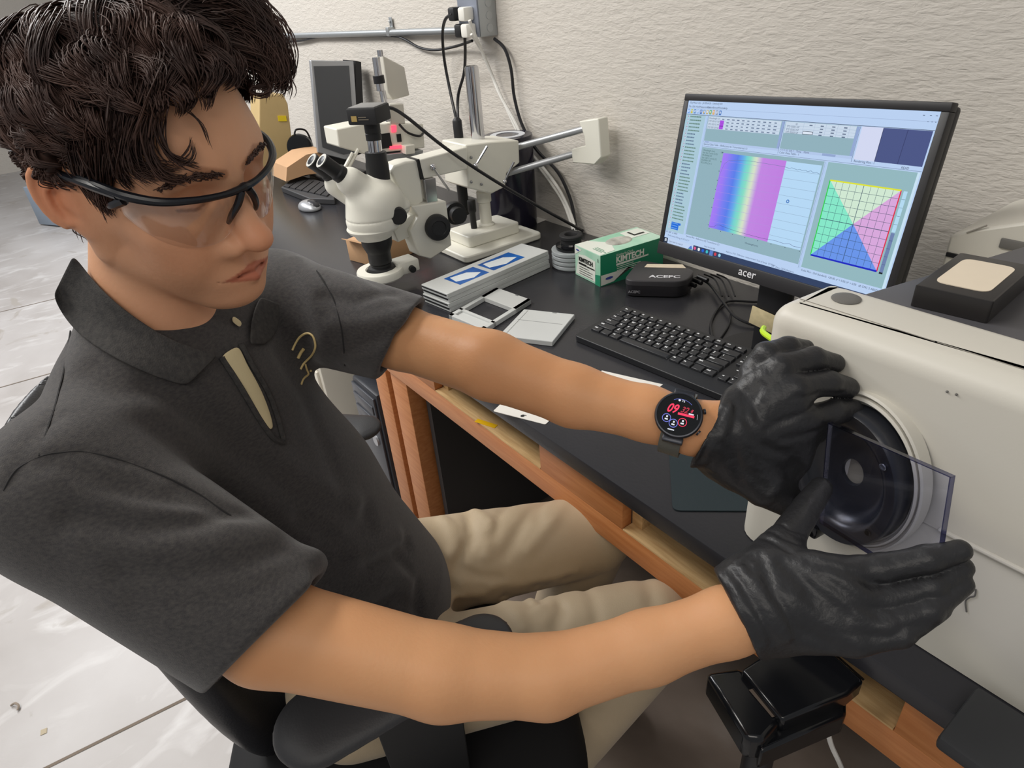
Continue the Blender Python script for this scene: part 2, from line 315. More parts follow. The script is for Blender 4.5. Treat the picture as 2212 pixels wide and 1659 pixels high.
shell(up, 0.925, 1.101, 0.024, 8).build('upper_housing', beige, t, world=True)
lo = rrect_poly([(-0.372, 0.603), (0.62, 0.603), (0.62, 1.02), (-0.30, 1.02), (-0.30, 0.78), (-0.378, 0.72)], [0.035, 0.03, 0.03, 0.03, 0.02, 0.02])
shell(lo, ZD+0.002, 0.9265, 0.004, 3).build('lower_housing', beige2, t, world=True)
rear = rrect_poly([(-0.335, 0.704), (0.62, 0.700), (0.62, 1.02), (-0.262, 1.02)], 0.004)
shell(rear, 0.92, 1.079, 0.003, 3).build('rear_housing', beige2, t, world=True)
shell(rrect_poly([(-0.333, 0.7075), (0.6, 0.7075), (0.6, 1.016), (-0.258, 1.016)], 0.004), 1.0786, 1.083, 0.002, 2).build('top_tray', traym, t, world=True, label='flat charcoal tray')
m = MB()
for (pa, pb) in (((1740, 640), (2005, 750)), ((2005, 750), (2212, 838)), ((2100, 765), (2212, 800))): # moulding seams on the top
    a = at(*pa, Z=1.1013); b = at(*pb, Z=1.1013)
    if pa[0] == 2100: continue
    b[1] = a[1] = 0.632 if pa[0] == 1740 else 0.632
    m.box(((a[0]+b[0])/2, 0.632, 1.1013), (abs(b[0]-a[0])+0.002, 0.0008, 0.0005))
m.build('seam', mat('seam_grey', (146, 141, 132), 0.7), t, world=True)
c_ = at(1828, 645, Z=1.1015); m = MB(); m.lathe([(0.0150, 0), (0.0150, 0.0006), (0.013, 0.0016), (0.008, 0.0020), (0.0, 0.0021)], c_); m.build('button', greyp, t, world=True, label='round grey button')
# crease rail on the front face
m = MB(); m.box((0.2275, 0.599, 0.9275), (0.755, 0.006, 0.004), bev=0.0018); m.build('crease_strip', beige, t, world=True)
m = MB(); m.box((0.02, 0.600, 0.843), (0.006, 0.008, 0.15), bev=0.0025); m.build('ridge', beige2, t, world=True)
# port assembly
PC = Vector((-0.243, 0.575, 0.947)); an = math.radians(10)
pn = Vector((-math.sin(an), -math.cos(an), 0.0)); pxv = Vector((math.cos(an), -math.sin(an), 0)); PM = frame(PC, pxv, Vector((0, 0, 1)))   # local z = pxv x up = -Y side
PS = PM@Matrix.Diagonal((0.76, 0.97, 1.0, 1.0))
def plathe(m, prof, n=64):
    vs = []; fs = []
    for r, h in prof:
        for i in range(n): a = 2*math.pi*i/n; vs.append(PS@Vector((r*math.cos(a), r*math.sin(a), h)))
    for k in range(len(prof)-1):
        for i in range(n): fs.append([k*n+i, k*n+(i+1) % n, (k+1)*n+(i+1) % n, (k+1)*n+i])
    m.add(vs, fs); return m
m = MB(); plathe(m, [(0.100, -0.034), (0.100, -0.020), (0.098, -0.018), (0.0955, -0.020), (0.0955, -0.023), (0.0935, -0.023), (0.0935, -0.019), (0.091, -0.017), (0.0885, -0.019), (0.0885, -0.022), (0.086, -0.022)]); m.build('port_surround', beige, t, world=True, label='concentric moulded beige rings')
m = MB(); plathe(m, [(0.084, -0.024), (0.085, -0.008), (0.0845, -0.001), (0.082, 0.0015), (0.076, 0.0005), (0.070, 0.0005), (0.064, -0.001), (0.0605, -0.006), (0.056, -0.0155), (0.046, -0.0185), (0.030, -0.0195), (0.0170, -0.0198), (0.0158, -0.022), (0.0158, -0.0245)])
port = m.build('port_plate', mat('port_black', (38, 40, 47), 0.33, var=0.25, vscale=30, bump=0.02, bscale=120, spec=0.6), t, world=True, auto=50)
m = MB(); plathe(m, [(0.0170, -0.024), (0.0001, -0.024)]); m.build('aperture', mat('aperture_beige', (146, 140, 124), 0.6), port, label='pale round opening')
for a in (200, 172, 40, 325):
    m = MB(); p = PS@Vector((0.0715*math.cos(math.radians(a)), 0.0715*math.sin(math.radians(a)), 0.0008)); m.lathe([(0.0038, 0), (0.0038, 0.0012), (0.003, 0.0018), (0.0022, 0.0018), (0.0018, 0.0004), (0.0, 0.0004)], p, pn, n=16); m.build('screw', blkg if a != 40 else steel, port)
m = MB(); p = PS@Vector((-0.030, -0.088, -0.004)); m.box(p, (0.030, 0.022, 0.018), bev=0.004, M=rot(-0.15, 'Z')); m.cyl(p+Vector((0, -0.008, -0.002)), p+Vector((0, -0.016, -0.002)), 0.007); m.build('latch', blkg, t, world=True)
m = MB(); a = at(2088, 1320, Y=0.6005); # scratch mark
m.tube([at(2088, 1322, Y=0.6015), at(2086, 1300, Y=0.6015), at(2094, 1291, Y=0.6015), at(2106, 1287, Y=0.6015), at(2108, 1273, Y=0.6015)], 0.0008, n=5); m.build('scuff', greyp, t, world=True, label='small curly scuff mark')
m = MB(); 
for q in ((2046, 846), (2066, 852)): m.sphere(at(*q, Y=0.5995), 0.0012)
m.build('speck', greyp, t, world=True)
m = MB(); m.box((-0.135, 0.742, 1.106), (0.016, 0.03, 0.048), bev=0.003); m.build('latch', blk, t, world=True)
m = MB(); m.box((-0.096, 0.700, 1.097), (0.06, 0.04, 0.03), bev=0.006); m.build('hinge_cover', white, t, world=True)

# calibration tile on the tray
tl = at(1977, 615, Z=1.108)[:2]; tb_ = at(2092, 548, Z=1.108)[:2]; tf = at(2147, 652, Z=1.108)[:2]
ex = Vector(tf-tl); ey = Vector(tb_-tl); ey = ey-ex.normalized()*ey.dot(ex.normalized())*0.55
t = thing('calibration_tile', 'square black frame holding a cream tile, lying on the tray of the beige instrument', 'tile', (tl[0], tl[1], 1.083))
po = [tuple(tl), tuple(Vector(tl)+ex), tuple(Vector(tl)+ex+ey), tuple(Vector(tl)+ey)]; cc = Vector((sum(p[0] for p in po)/4, sum(p[1] for p in po)/4))
shell([tuple(Vector(p)) for p in rrect_poly(po, 0.003)], 1.0835, 1.108, 0.0015, 2).build('frame', mat('tile_frame', (40, 38, 38), 0.3, var=0.1), t, world=True)
inn = [tuple(cc+(Vector(p)-cc)*0.70) for p in po]
MB().prism(rrect_poly(inn, 0.012), 1.1075, 1.1088).build('tile', mat('cream_tile', (226, 212, 190), 0.35, var=0.03, vscale=40), t, world=True)

# second beige machine behind
t = thing('office_machine', 'beige angular machine standing behind the instrument against the wall', 'machine', (-0.1, 1.16, ZD))
p1 = at(2051, 509, Y=1.05); M_ = None
prof = [(-0.372, 0.0), (-0.372, p1[2]-ZD-0.0), (-0.352, p1[2]-ZD+0.012), (-0.20, p1[2]-ZD+0.072), (0.3, p1[2]-ZD+0.072), (0.3, 0.0)]
MB().prism([(a, b+ZD) for a, b in prof], -1.26, -1.05, frame((0, 0, 0), (1, 0, 0), (0, 0, 1))).build('housing', beige, t, world=True, bev=0.004)
m = MB(); q = at(2110, 535, Y=1.049); m.box(at(2078, 556, Y=1.0485), (0.042, 0.004, 0.006)); m.build('paper_slot', blk, t, world=True)
m = MB(); q = at(2205, 533, Y=1.0485); m.box(q, (0.05, 0.004, 0.014), bev=0.0015); m.build('tray_lip', greyp, t, world=True)
m = MB(); a = at(2088, 503, Y=1.049); b = at(2132, 487, Y=1.049); m.tube([a, b], 0.0012, smooth=False); m.build('seam', MATS['seam_grey'], t, world=True)

# dark block at the front corner of the worktop
t = thing('rubber_block', 'dark charcoal block lying on the worktop edge at the lower right corner', 'block', (0.03, 0.53, ZD))
MB().box((0.025, 0.545, 0.769), (0.19, 0.085, 0.018), bev=0.005).build('block', mat('charcoal_rubber', (52, 53, 55), 0.6, var=0.1), t, world=True)
# ================================================================ monitor
MS = Matrix.Identity(4)
def eul(a):
    return rot(a[0], 'Z')@rot(a[1], 'Y')@rot(a[2], 'X')
MS = Matrix.Translation((-0.875, 1.011, 0.940))@eul((-0.119, -0.058, -0.228))
# local: x right 0..0.476, z up 0..0.268, -y towards the viewer
base_x = MS@Vector((0.238, 0, 0)); SW, SH = 0.476, 0.268
t = thing('monitor', 'black-framed desktop monitor showing a spectrum chart and a coloured grid', 'monitor', (base_x.x, 1.13, ZD))
inv = Matrix.Identity(4)
m = MB(); m.T = MS
for (c, d) in (((SW/2, 0.006, SH+0.006), (SW+0.024, 0.016, 0.012)), ((SW/2, 0.006, -0.0125), (SW+0.024, 0.018, 0.025)), ((-0.006, 0.006, SH/2), (0.012, 0.016, SH)), ((SW+0.006, 0.006, SH/2), (0.012, 0.016, SH))):
    m.box(c, d, bev=0.0015)
m.m = 0; m.build('bezel', mat('monitor_bezel', (38, 37, 39), 0.45), t, world=True)
m = MB(); m.T = MS; m.box((SW/2, 0.022, SH/2-0.006), (SW+0.02, 0.02, SH+0.03), bev=0.006); m.box((SW/2, 0.038, SH/2-0.02), (SW*0.6, 0.02, SH*0.6), bev=0.008); m.build('back_cover', blk, t, world=True)
m = MB(); m.T = MS; m.text('acer', 0.0205, frame((0.207, -0.0035, -0.0175), (1, 0, 0), (0, 0, 1)), ext=0.0002, bold=0.00015, sx=1.1); m.build('maker_mark', mat('logo_silver', (214, 214, 218), 0.4), t, world=True)
m = MB(); nb = MS@Vector((0.262, 0.03, -0.01)); m.box((nb.x, nb.y+0.01, (nb.z+ZD)/2+0.02), (0.062, 0.022, nb.z-ZD+0.03), bev=0.004); m.build('stand_neck', blk, t, world=True)
m = MB(); m.lathe([(0.105, 0), (0.108, 0.004), (0.104, 0.010), (0.03, 0.014), (0.0, 0.014)], (nb.x, nb.y+0.02, ZD+0.0005), n=48); m.build('stand_base', blk, t, world=True)
m = MB(); m.box((nb.x-0.012, nb.y-0.0035, 0.852), (0.052, 0.003, 0.036), M=rot(0.1, 'Y'), bev=0.001); m.build('paper_tag', mat('tan_tape', (205, 190, 150), 0.7, var=0.25, vscale=60), t, world=True, label='torn strip of tan tape')
# the picture on the screen
SCOL = {}
def em(name, rgb, k=1.0):
    if name not in MATS:
        mm = mat(name, (10, 10, 10), 0.25, emit=rgb, estr=k); SCOL[name] = mm
    return MATS[name]
smats = []; sidx = {}
def SI(rgb):
    key = 'screen_%02x%02x%02x' % rgb
    if key not in sidx: sidx[key] = len(smats); smats.append(em(key, rgb, 0.92))
    return sidx[key]
sc = MB(); sc.T = MS
lay = [0]
def R(u0, v0, u1, v1, rgb, L=1):
    sc.m = SI(rgb); y = -0.0006-0.00012*L; sc.quad((u0*SW, y, v0*SH), (u1*SW, y, v0*SH), (u1*SW, y, v1*SH), (u0*SW, y, v1*SH))
def tri(pts, rgb, L): sc.m = SI(rgb); y = -0.0006-0.00012*L; sc.add([(u*SW, y, v*SH) for u, v in pts], [list(range(len(pts)))])
def ln(u0, v0, u1, v1, w, rgb, L=4):
    a = Vector((u0*SW, v0*SH)); b = Vector((u1*SW, v1*SH)); n_ = (b-a).normalized(); n_ = Vector((-n_.y, n_.x))*w/2; sc.m = SI(rgb); y = -0.0006-0.00012*L
    sc.add([(p.x, y, p.y) for p in (a-n_, b-n_, b+n_, a+n_)], [[0, 1, 2, 3]])
def tx(s_, u, v, size, rgb=(40, 46, 60), L=5, **k): sc.m = SI(rgb); sc.text(s_, size, frame((u*SW, -0.0006-0.00012*L, v*SH), (1, 0, 0), (0, 0, 1)), **k)
W_, G_, PANE = (190, 214, 248), (147, 181, 193), (176, 200, 236)
rng = random.Random(4)
R(0, 0, 1, 1, W_, 0)
R(0.0, 0.0, 1, 0.038, (44, 62, 98), 1)                      # task bar
R(0.024, 0.0, 0.176, 0.038, (196, 216, 246), 2); R(0.002, 0.002, 0.022, 0.036, (30, 44, 66), 2)
for k in range(2):
    for j in range(2): R(0.006+k*0.006, 0.012+j*0.010, 0.011+k*0.006, 0.020+j*0.010, (230, 240, 250), 3)
tx('Type here to search', 0.03, 0.013, 0.0050, (90, 104, 130)); tri([(0.150, 0.004), (0.174, 0.004), (0.166, 0.030), (0.158, 0.022)], (80, 120, 210), 3); R(0.150, 0.001, 0.172, 0.004, (120, 210, 60), 4)
for k, c in enumerate([(226, 90, 140), (234, 238, 240), (30, 96, 214), (60, 190, 200), (90, 130, 210), (214, 60, 74), (150, 210, 236)]):
    u = 0.187+k*0.0225
    if k == 4: R(u-0.009, 0.0, u+0.010, 0.038, (96, 128, 190), 2)
    sc.m = SI(c); y = -0.0012; r = 0.0032; sc.add([(u*SW+r*math.cos(a*0.628), y, 0.019*SH+r*math.sin(a*0.628)) for a in range(10)], [list(range(10))])
# title, menus, tool bar
tx('EasyMatch QC - [AVERAGE - Untitled] 001', 0.012, 0.982, 0.0046, (70, 84, 110))
for k, s_ in enumerate(['File', 'Edit', 'View', 'Measurements', 'Options', 'Sensor', 'Window', 'Help']): tx(s_, 0.008+[0, .02, .038, .058, .10, .13, .155, .185][k], 0.957, 0.0048, (50, 62, 86))
ic = [(120, 170, 236), (190, 200, 90), (90, 140, 200), (150, 186, 236), (40, 96, 180), (110, 150, 190), (200, 180, 120), (70, 170, 90), (220, 160, 90), (140, 150, 170), (50, 110, 190)]
for k, c in enumerate(ic):
    u = 0.006+k*0.0168; R(u, 0.918, u+0.011, 0.946, c, 2); R(u+0.003, 0.926, u+0.008, 0.941, (226, 236, 250), 3)
    if k in (1, 5, 7, 8): R(u+0.002, 0.922, u+0.006, 0.934, (232, 180, 60), 4)
ln(0.004, 0.952, 1, 0.952, 0.0004, (150, 170, 205)); ln(0.0, 0.911, 1, 0.911, 0.0007, (52, 64, 92))
for u in (0.955, 0.975, 0.992): R(u-0.003, 0.978, u+0.003, 0.981, (60, 74, 104), 3)
for u in (0.972, 0.984, 0.994): R(u-0.002, 0.949, u+0.002, 0.951, (60, 74, 104), 3)
# job tree on the left
R(0.0, 0.092, 0.108, 0.910, (172, 205, 220), 1)
yy = 0.897; row = 0
while yy > 0.17:
    ln_ = 0.058 if row % 9 < 5 else 0.036+rng.random()*0.012; dx = -0.001*row*0
    sc.m = SI((206, 220, 240)); R(0.013, yy-0.006, 0.020, yy+0.006, (214, 226, 244), 2); R(0.0145, yy-0.003, 0.0185, yy+0.003, (90, 110, 170), 3); R(0.0145, yy-0.001, 0.0165, yy+0.005, (206, 90, 90), 4)
    u = 0.026
    while u < 0.026+ln_: w_ = 0.003+rng.random()*0.006; R(u, yy-0.0042, u+w_, yy+0.0042, (104, 138, 128) if row % 9 < 5 else (98, 122, 150), 3); u += w_+0.0012
    yy -= 0.0228; row += 1
R(0.028, 0.110, 0.072, 0.162, (22, 108, 222), 2); R(0.072, 0.146, 0.082, 0.162, (22, 108, 222), 2)
for k in range(3):
    R(0.030, 0.118+k*0.017, 0.066, 0.1215+k*0.017, (130, 186, 244), 3); R(0.013, 0.114+k*0.017, 0.020, 0.125+k*0.017, (214, 226, 244), 3); R(0.0145, 0.117+k*0.017, 0.0185, 0.121+k*0.017, (190, 80, 90), 4)
tx('4/1 ABC  & 4/002', 0.006, 0.078, 0.0045, (50, 62, 86)); tx('Performance Mining of CIE L*a*b*', 0.02, 0.054, 0.0044, (84, 98, 130))
# panes
R(0.111, 0.092, 0.121, 0.910, (182, 208, 244), 2); ln(0.1215, 0.095, 0.1215, 0.908, 0.0004, (120, 140, 170))
R(0.123, 0.735, 0.484, 0.908, G_, 2); R(0.126, 0.828, 0.470, 0.906, (206, 222, 240), 3)
for r_ in range(4):
    v = 0.893-r_*0.0195; u = 0.130
    tx('Wavelength nm' if r_ == 0 else 'STD 050 0%d-NF' % r_, 0.129, v-0.003, 0.0042, (76, 92, 120))
    for k in range(11):
        u = 0.196+k*0.0245; R(u, v-0.0032, u+0.010+rng.random()*0.004, v+0.0035, (112, 130, 158), 4)
    ln(0.126, v-0.0095, 0.470, v-0.0095, 0.0003, (160, 180, 205), 5)
for k in range(11): ln(0.1875+k*0.0255, 0.828, 0.1875+k*0.0255, 0.906, 0.0003, (170, 188, 212), 5)
R(0.188, 0.830, 0.208, 0.886, (176, 72, 232), 5); ln(0.188, 0.850, 0.208, 0.850, 0.0008, (90, 20, 140), 6); ln(0.188, 0.868, 0.208, 0.868, 0.0004, (120, 40, 170), 6)
R(0.473, 0.735, 0.484, 0.906, (150, 172, 216), 3); R(0.123, 0.735, 0.484, 0.748, (182, 204, 240), 4); R(0.130, 0.736, 0.150, 0.747, (160, 182, 222), 5)
R(0.487, 0.735, 0.768, 0.908, G_, 2); R(0.489, 0.842, 0.757, 0.906, (206, 222, 240), 3)
for r_ in range(4):
    v = 0.894-r_*0.0165
    tx('ID' if r_ == 0 else 'STD 0500%d-NF' % r_, 0.53 if r_ == 0 else 0.496, v-0.003, 0.0040, (76, 92, 120))
    for k in range(4): R(0.585+k*0.043, v-0.003, 0.597+k*0.043, v+0.003, (96, 112, 140), 4) if (k or r_ == 0) else None
    ln(0.489, v-0.008, 0.757, v-0.008, 0.0003, (160, 180, 205), 5)
for k in range(5): ln(0.563+k*0.043, 0.842, 0.563+k*0.043, 0.906, 0.0003, (150, 170, 205), 5)
R(0.565, 0.842, 0.605, 0.860, (30, 36, 60), 5); R(0.5665, 0.8445, 0.6035, 0.8575, (226, 236, 250), 6)
R(0.758, 0.735, 0.768, 0.906, (150, 172, 216), 3); R(0.487, 0.735, 0.768, 0.750, (182, 204, 240), 4); R(0.66, 0.736, 0.71, 0.749, (150, 172, 214), 5); tx('< < > >|   Job 1    Temp    Name', 0.492, 0.739, 0.0042, (70, 84, 112), L=6)
R(0.775, 0.735, 0.846, 0.908, (216, 222, 248), 2); R(0.846, 0.735, 0.995, 0.908, (72, 84, 136), 2); ln(0.920, 0.735, 0.922, 0.908, 0.0009, (52, 60, 106), 3); tx('READ', 0.935, 0.715, 0.0046, (50, 62, 86)); ln(0.846, 0.735, 0.846, 0.908, 0.0006, (40, 44, 70), 4)
for a, b in ((0.484, 0.735), (0.770, 0.735)): ln(a, 0.72, a, 0.910, 0.0006, (90, 104, 140), 5)
tx('Spectral Data Table - (Reflectance to Transmittance) (1)', 0.126, 0.722, 0.0046, (50, 62, 86)); tx('Color Data Table - 1', 0.49, 0.722, 0.0046, (50, 62, 86)); tx('Rendering Plot - 1', 0.778, 0.722, 0.0046, (50, 62, 86))
ln(0.122, 0.712, 1.0, 0.712, 0.0005, (110, 130, 160))
R(0.122, 0.100, 0.676, 0.706, G_, 2)
for k in range(6): tx(['Wavelength (nm)', 'Std: Std, 2 point (C/2)', 'PS-050000-NF', 'Std: 0.00 (2 point) (C)', 'FS-050001-00', 'PS, 2.073 (2 x 1)'][k], 0.130, 0.682-k*0.0165, 0.0042, (70, 104, 104))
# spectrum
spec = [(0.0, (168, 126, 250)), (0.07, (158, 124, 250)), (0.16, (120, 128, 246)), (0.25, (90, 128, 240)), (0.33, (100, 168, 240)), (0.40, (116, 214, 214)), (0.46, (140, 226, 200)), (0.51, (196, 230, 204)), (0.55, (220, 232, 204)), (0.60, (206, 190, 224)), (0.65, (198, 136, 232)), (1.0, (196, 128, 230))]
N = 72
for k in range(N):
    a = k/N; c = spec[-1][1]
    for (p0, c0), (p1, c1) in zip(spec, spec[1:]):
        if p0 <= a <= p1: f = (a-p0)/(p1-p0); c = tuple(int(round(c0[i]+(c1[i]-c0[i])*f)) for i in range(3)); break
    u0 = 0.236+0.292*k/N; R(u0, 0.186, u0+0.292/N+0.0002, 0.684, c, 3)
R(0.528, 0.184, 0.670, 0.682, (186, 222, 252), 3)
for k in range(9): ln(0.236, 0.232+k*0.05, 0.528, 0.232+k*0.05, 0.00035, (178, 150, 226), 4); ln(0.528, 0.232+k*0.05, 0.670, 0.232+k*0.05, 0.0004, (140, 165, 190), 4)
def curve(pts, w, rgb, L):
    for a, b in zip(pts, pts[1:]): ln(a[0], a[1], b[0], b[1], w, rgb, L)
curve([(0.236, 0.46), (0.242, 0.56), (0.252, 0.615), (0.27, 0.640), (0.31, 0.650), (0.37, 0.655), (0.43, 0.653), (0.50, 0.650), (0.528, 0.648)], 0.0005, (110, 120, 170), 5)
curve([(0.528, 0.648), (0.548, 0.642), (0.556, 0.648), (0.567, 0.645), (0.580, 0.640), (0.59, 0.645), (0.60, 0.641), (0.613, 0.645), (0.622, 0.638), (0.634, 0.646), (0.645, 0.636), (0.657, 0.640), (0.67, 0.634)], 0.0005, (90, 116, 150), 5)
curve([(0.238, 0.196), (0.262, 0.196), (0.275, 0.214), (0.29, 0.218), (0.32, 0.212), (0.37, 0.205), (0.43, 0.202), (0.50, 0.200), (0.56, 0.205), (0.60, 0.200), (0.62, 0.208), (0.64, 0.198), (0.67, 0.200)], 0.0005, (80, 80, 130), 5)
for k in range(9): R(0.231, 0.20+k*0.0605, 0.235, 0.204+k*0.0605, (50, 62, 90), 5)
for k in range(8): R(0.240+k*0.061, 0.176, 0.243+k*0.061, 0.181, (50, 62, 90), 5)
tx('Wavelength (nm)', 0.43, 0.140, 0.0042, (50, 66, 90)); tx('100', 0.222, 0.68, 0.004, (50, 66, 90))
sc.m = SI((40, 110, 190)); y = -0.0014; sc.add([(0.573*SW+r*math.cos(a*math.pi/8), y, 0.452*SH+r*math.sin(a*math.pi/8)) for r in (0.0030, 0.0016) for a in range(16)], [[a, (a+1) % 16, 16+(a+1) % 16, 16+a] for a in range(16)])
tx('Spectral Plot - Reflectance (R) Transmittance (T)', 0.127, 0.083, 0.0044, (60, 74, 100)); tx('Read the Std 400', 0.235, 0.048, 0.004, (84, 98, 130)); tx('Add to a STD  Difference  measurement', 0.35, 0.052, 0.0042, (84, 98, 130)); tx('Tool of Setup  UV Filter', 0.50, 0.05, 0.0042, (84, 98, 130)); tx('2/2   Meas. CIE Reflectance', 0.57, 0.042, 0.0042, (84, 98, 130))
# colour plot
R(0.680, 0.082, 0.688, 0.706, (182, 208, 244), 3); ln(0.6795, 0.08, 0.6795, 0.706, 0.0004, (100, 120, 150), 5)
R(0.690, 0.090, 0.996, 0.706, (150, 188, 196), 2)
cx_, cy_ = 0.835, 0.395; u0, u1, v0, v1 = 0.714, 0.956, 0.174, 0.609
tri([(u0, v1), (cx_, cy_), (u0, v0)], (136, 238, 206), 3); tri([(u0, v1), (u1, v1), (cx_, cy_)], (214, 238, 216), 3); tri([(u1, v1), (u1, v0), (cx_, cy_)], (222, 172, 226), 3); tri([(u0, v0), (u1, v0), (cx_, cy_)], (106, 152, 240), 3)
for k in range(1, 10): ln(u0+(u1-u0)*k/10, v0, u0+(u1-u0)*k/10, v1, 0.0009 if k == 5 else 0.0005, (50, 78, 104), 4); ln(u0, v0+(v1-v0)*k/10, u1, v0+(v1-v0)*k/10, 0.0009 if k == 5 else 0.0005, (50, 78, 104), 4)
ln(u0, v0, u0, v1, 0.0018, (40, 210, 70), 5); ln(u0, v1, u1, v1, 0.0022, (226, 232, 50), 5); ln(u1, v0, u1, v1, 0.0018, (226, 40, 70), 5); ln(u0, v0, u1, v0, 0.0026, (14, 30, 196), 5)
R(0.964, 0.174, 0.976, 0.389, (112, 132, 178), 3); R(0.964, 0.389, 0.976, 0.607, (184, 224, 248), 3); R(0.964, 0.165, 0.976, 0.174, (10, 20, 30), 4)
for k in range(9): ln(0.964, 0.217+k*0.0435, 0.976, 0.217+k*0.0435, 0.0004, (60, 84, 110), 4)
R(0.988, 0.09, 0.996, 0.706, (206, 232, 250), 3)
tx('Color Plot - (Std Standard)  +20.00, a* = 0.00, b* = 0.00   dE CMC 2 ABSOLUTE', 0.693, 0.068, 0.0044, (50, 62, 86))
sc.build('screen', smats, t, world=True, smooth=False, label='lit screen with software windows')

# ================================================================ small computer, tissue box, dishes
p = [at(1350, 640, Z=ZD), at(1472, 645, Z=ZD), at(1503, 606, Z=ZD)]
t = thing('mini_computer', 'small black rounded computer with a paper sticker, beside the green tissue box', 'computer', (-0.93, 1.16, ZD))
po = [at(1347, 606, Z=ZD+0.042)[:2], at(1480, 609, Z=ZD+0.042)[:2], at(1503, 583, Z=ZD+0.042)[:2], at(1382, 562, Z=ZD+0.042)[:2]]
po = [tuple(q) for q in po]
g = rrect_poly(po, 0.028, 8)
shell(g, ZD+0.004, ZD+0.030, 0.002, 2).build('lower_case', mat('mini_pc_lower', (30, 29, 33), 0.35), t, world=True)
cc = Vector((sum(p[0] for p in po)/4, sum(p[1] for p in po)/4)); g2 = [tuple(cc+(Vector(q)-cc)*1.02) for q in g]
shell(g2, ZD+0.030, ZD+0.043, 0.003, 3).build('lid', mat('mini_pc_lid', (58, 57, 60), 0.38), t, world=True)
u = (Vector(po[1])-Vector(po[0])).normalized(); v = Vector((-u.y, u.x)); o_ = Vector(at(1402, 599, Z=ZD+0.0435)[:2])
m = MB(); m.text('ACEPC', 0.021, frame((o_.x, o_.y, ZD+0.0434), (u.x, u.y, 0), (v.x, v.y, 0)), bold=0.0005, sx=1.1, ext=0.0002); m.build('lid_lettering', MATS['logo_silver'], t, world=True)
m = MB(); s4 = [at(1392, 577, Z=ZD+0.0436), at(1398, 570, Z=ZD+0.0436), at(1474, 571, Z=ZD+0.0436), at(1482, 579, Z=ZD+0.0436)]; m.add([tuple(q) for q in s4]+[(q[0], q[1], q[2]-0.0004) for q in s4], [[0, 1, 2, 3], [4, 5, 6, 7], [0, 1, 5, 4], [1, 2, 6, 5], [2, 3, 7, 6], [3, 0, 4, 7]]); m.build('sticker', mat('sticker_cream', (222, 208, 184), 0.6, var=0.1, vscale=150), t, world=True)
fr = frame((Vector(at(1357, 632, Z=ZD+0.014))), (u.x, u.y, 0), (0, 0, 1)); m = MB(); m.text('ACEPC', 0.009, fr@Matrix.Translation((0, 0, 0.002)), bold=0.0002); m.build('front_lettering', mat('print_grey', (150, 150, 155), 0.5), t, world=True)
for k in range(3):
    m = MB(); q = Vector(po[2])+Vector((0.006, 0.018-k*0.022)); m.cyl((q.x-0.012, q.y, ZD+0.018), (q.x+0.02, q.y-0.004, ZD+0.018), 0.0055, n=10); m.build('cable_plug', blk, t, world=True)

A = Vector((-1.209, 1.062, ZD)); B = Vector((-1.104, 1.050, ZD)); C2 = Vector((-1.094, 1.246, ZD))
ux = (B-A).normalized(); uy = Vector((-ux.y, ux.x, 0)); bw, bl, bh = 0.106, 0.200, 0.080
t = thing('tissue_box', 'green and white cardboard wipes box with a domed opening on top', 'box', A)
KM = frame(A, ux, uy)
gr1, gr2, gr3 = mat('box_green', (34, 136, 100), 0.4), mat('box_pale_green', (150, 206, 176), 0.4, rgb2=(196, 226, 206), vscale=14), mat('box_white', (228, 232, 222), 0.45)
inkb, inkbl = mat('ink_black', (26, 28, 26), 0.5), mat('ink_blue', (60, 78, 160), 0.5)
bx = MB(); bx.T = KM; bx.m = 1; bx.box((bw/2, bl/2, bh/2), (bw, bl, bh), bev=0.0008, seg=1)
e = 0.0006
FRT = frame((0, 0, 0), (1, 0, 0), (0, 0, 1)); SID = frame((bw, 0, 0), (0, 1, 0), (0, 0, 1))
def onf(P_, x, y, k): return P_@Vector((x, y, k))
def fpoly(P_, pts, mi, k=1): bx.m = mi; bx.add([onf(P_, x, y, e*k) for x, y in pts], [list(range(len(pts)))])
# long right side
fpoly(SID, [(0, 0.030), (bl, 0.022), (bl, bh), (0, bh)], 0); fpoly(SID, [(0, 0), (bl, 0), (bl, 0.022), (0, 0.030)], 0)
fpoly(SID, [(0.001, 0.002), (0.040, 0.004), (0.085, 0.030), (0.10, 0.0275), (0.001, 0.029)], 2, 2); bx.m = 3; bx.add([onf(SID, 0.026+0.012*math.cos(a), 0.017+0.0035*math.sin(a), e*3) for a in [i*0.524 for i in range(12)]], [list(range(12))]); bx.mi[-1] = 4
bx.m = 2; bx.text('Kimberly-Clark', 0.0085, SID@Matrix.Translation((0.048, 0.0672, e*2))); bx.text('KIMTECH', 0.0215, SID@Matrix.Translation((0.047, 0.0505, e*2)), bold=0.0009, sx=0.98)
fpoly(SID, [(0.048, 0.0425), (0.150, 0.0445), (0.150, 0.0485), (0.048, 0.0480)], 2, 2)
for k, w_ in enumerate((0.052, 0.075, 0.066, 0.06)): fpoly(SID, [(0.05, 0.0385-k*0.0048), (0.05+w_, 0.0385-k*0.0048), (0.05+w_, 0.0402-k*0.0048), (0.05, 0.0402-k*0.0048)], 2, 2)
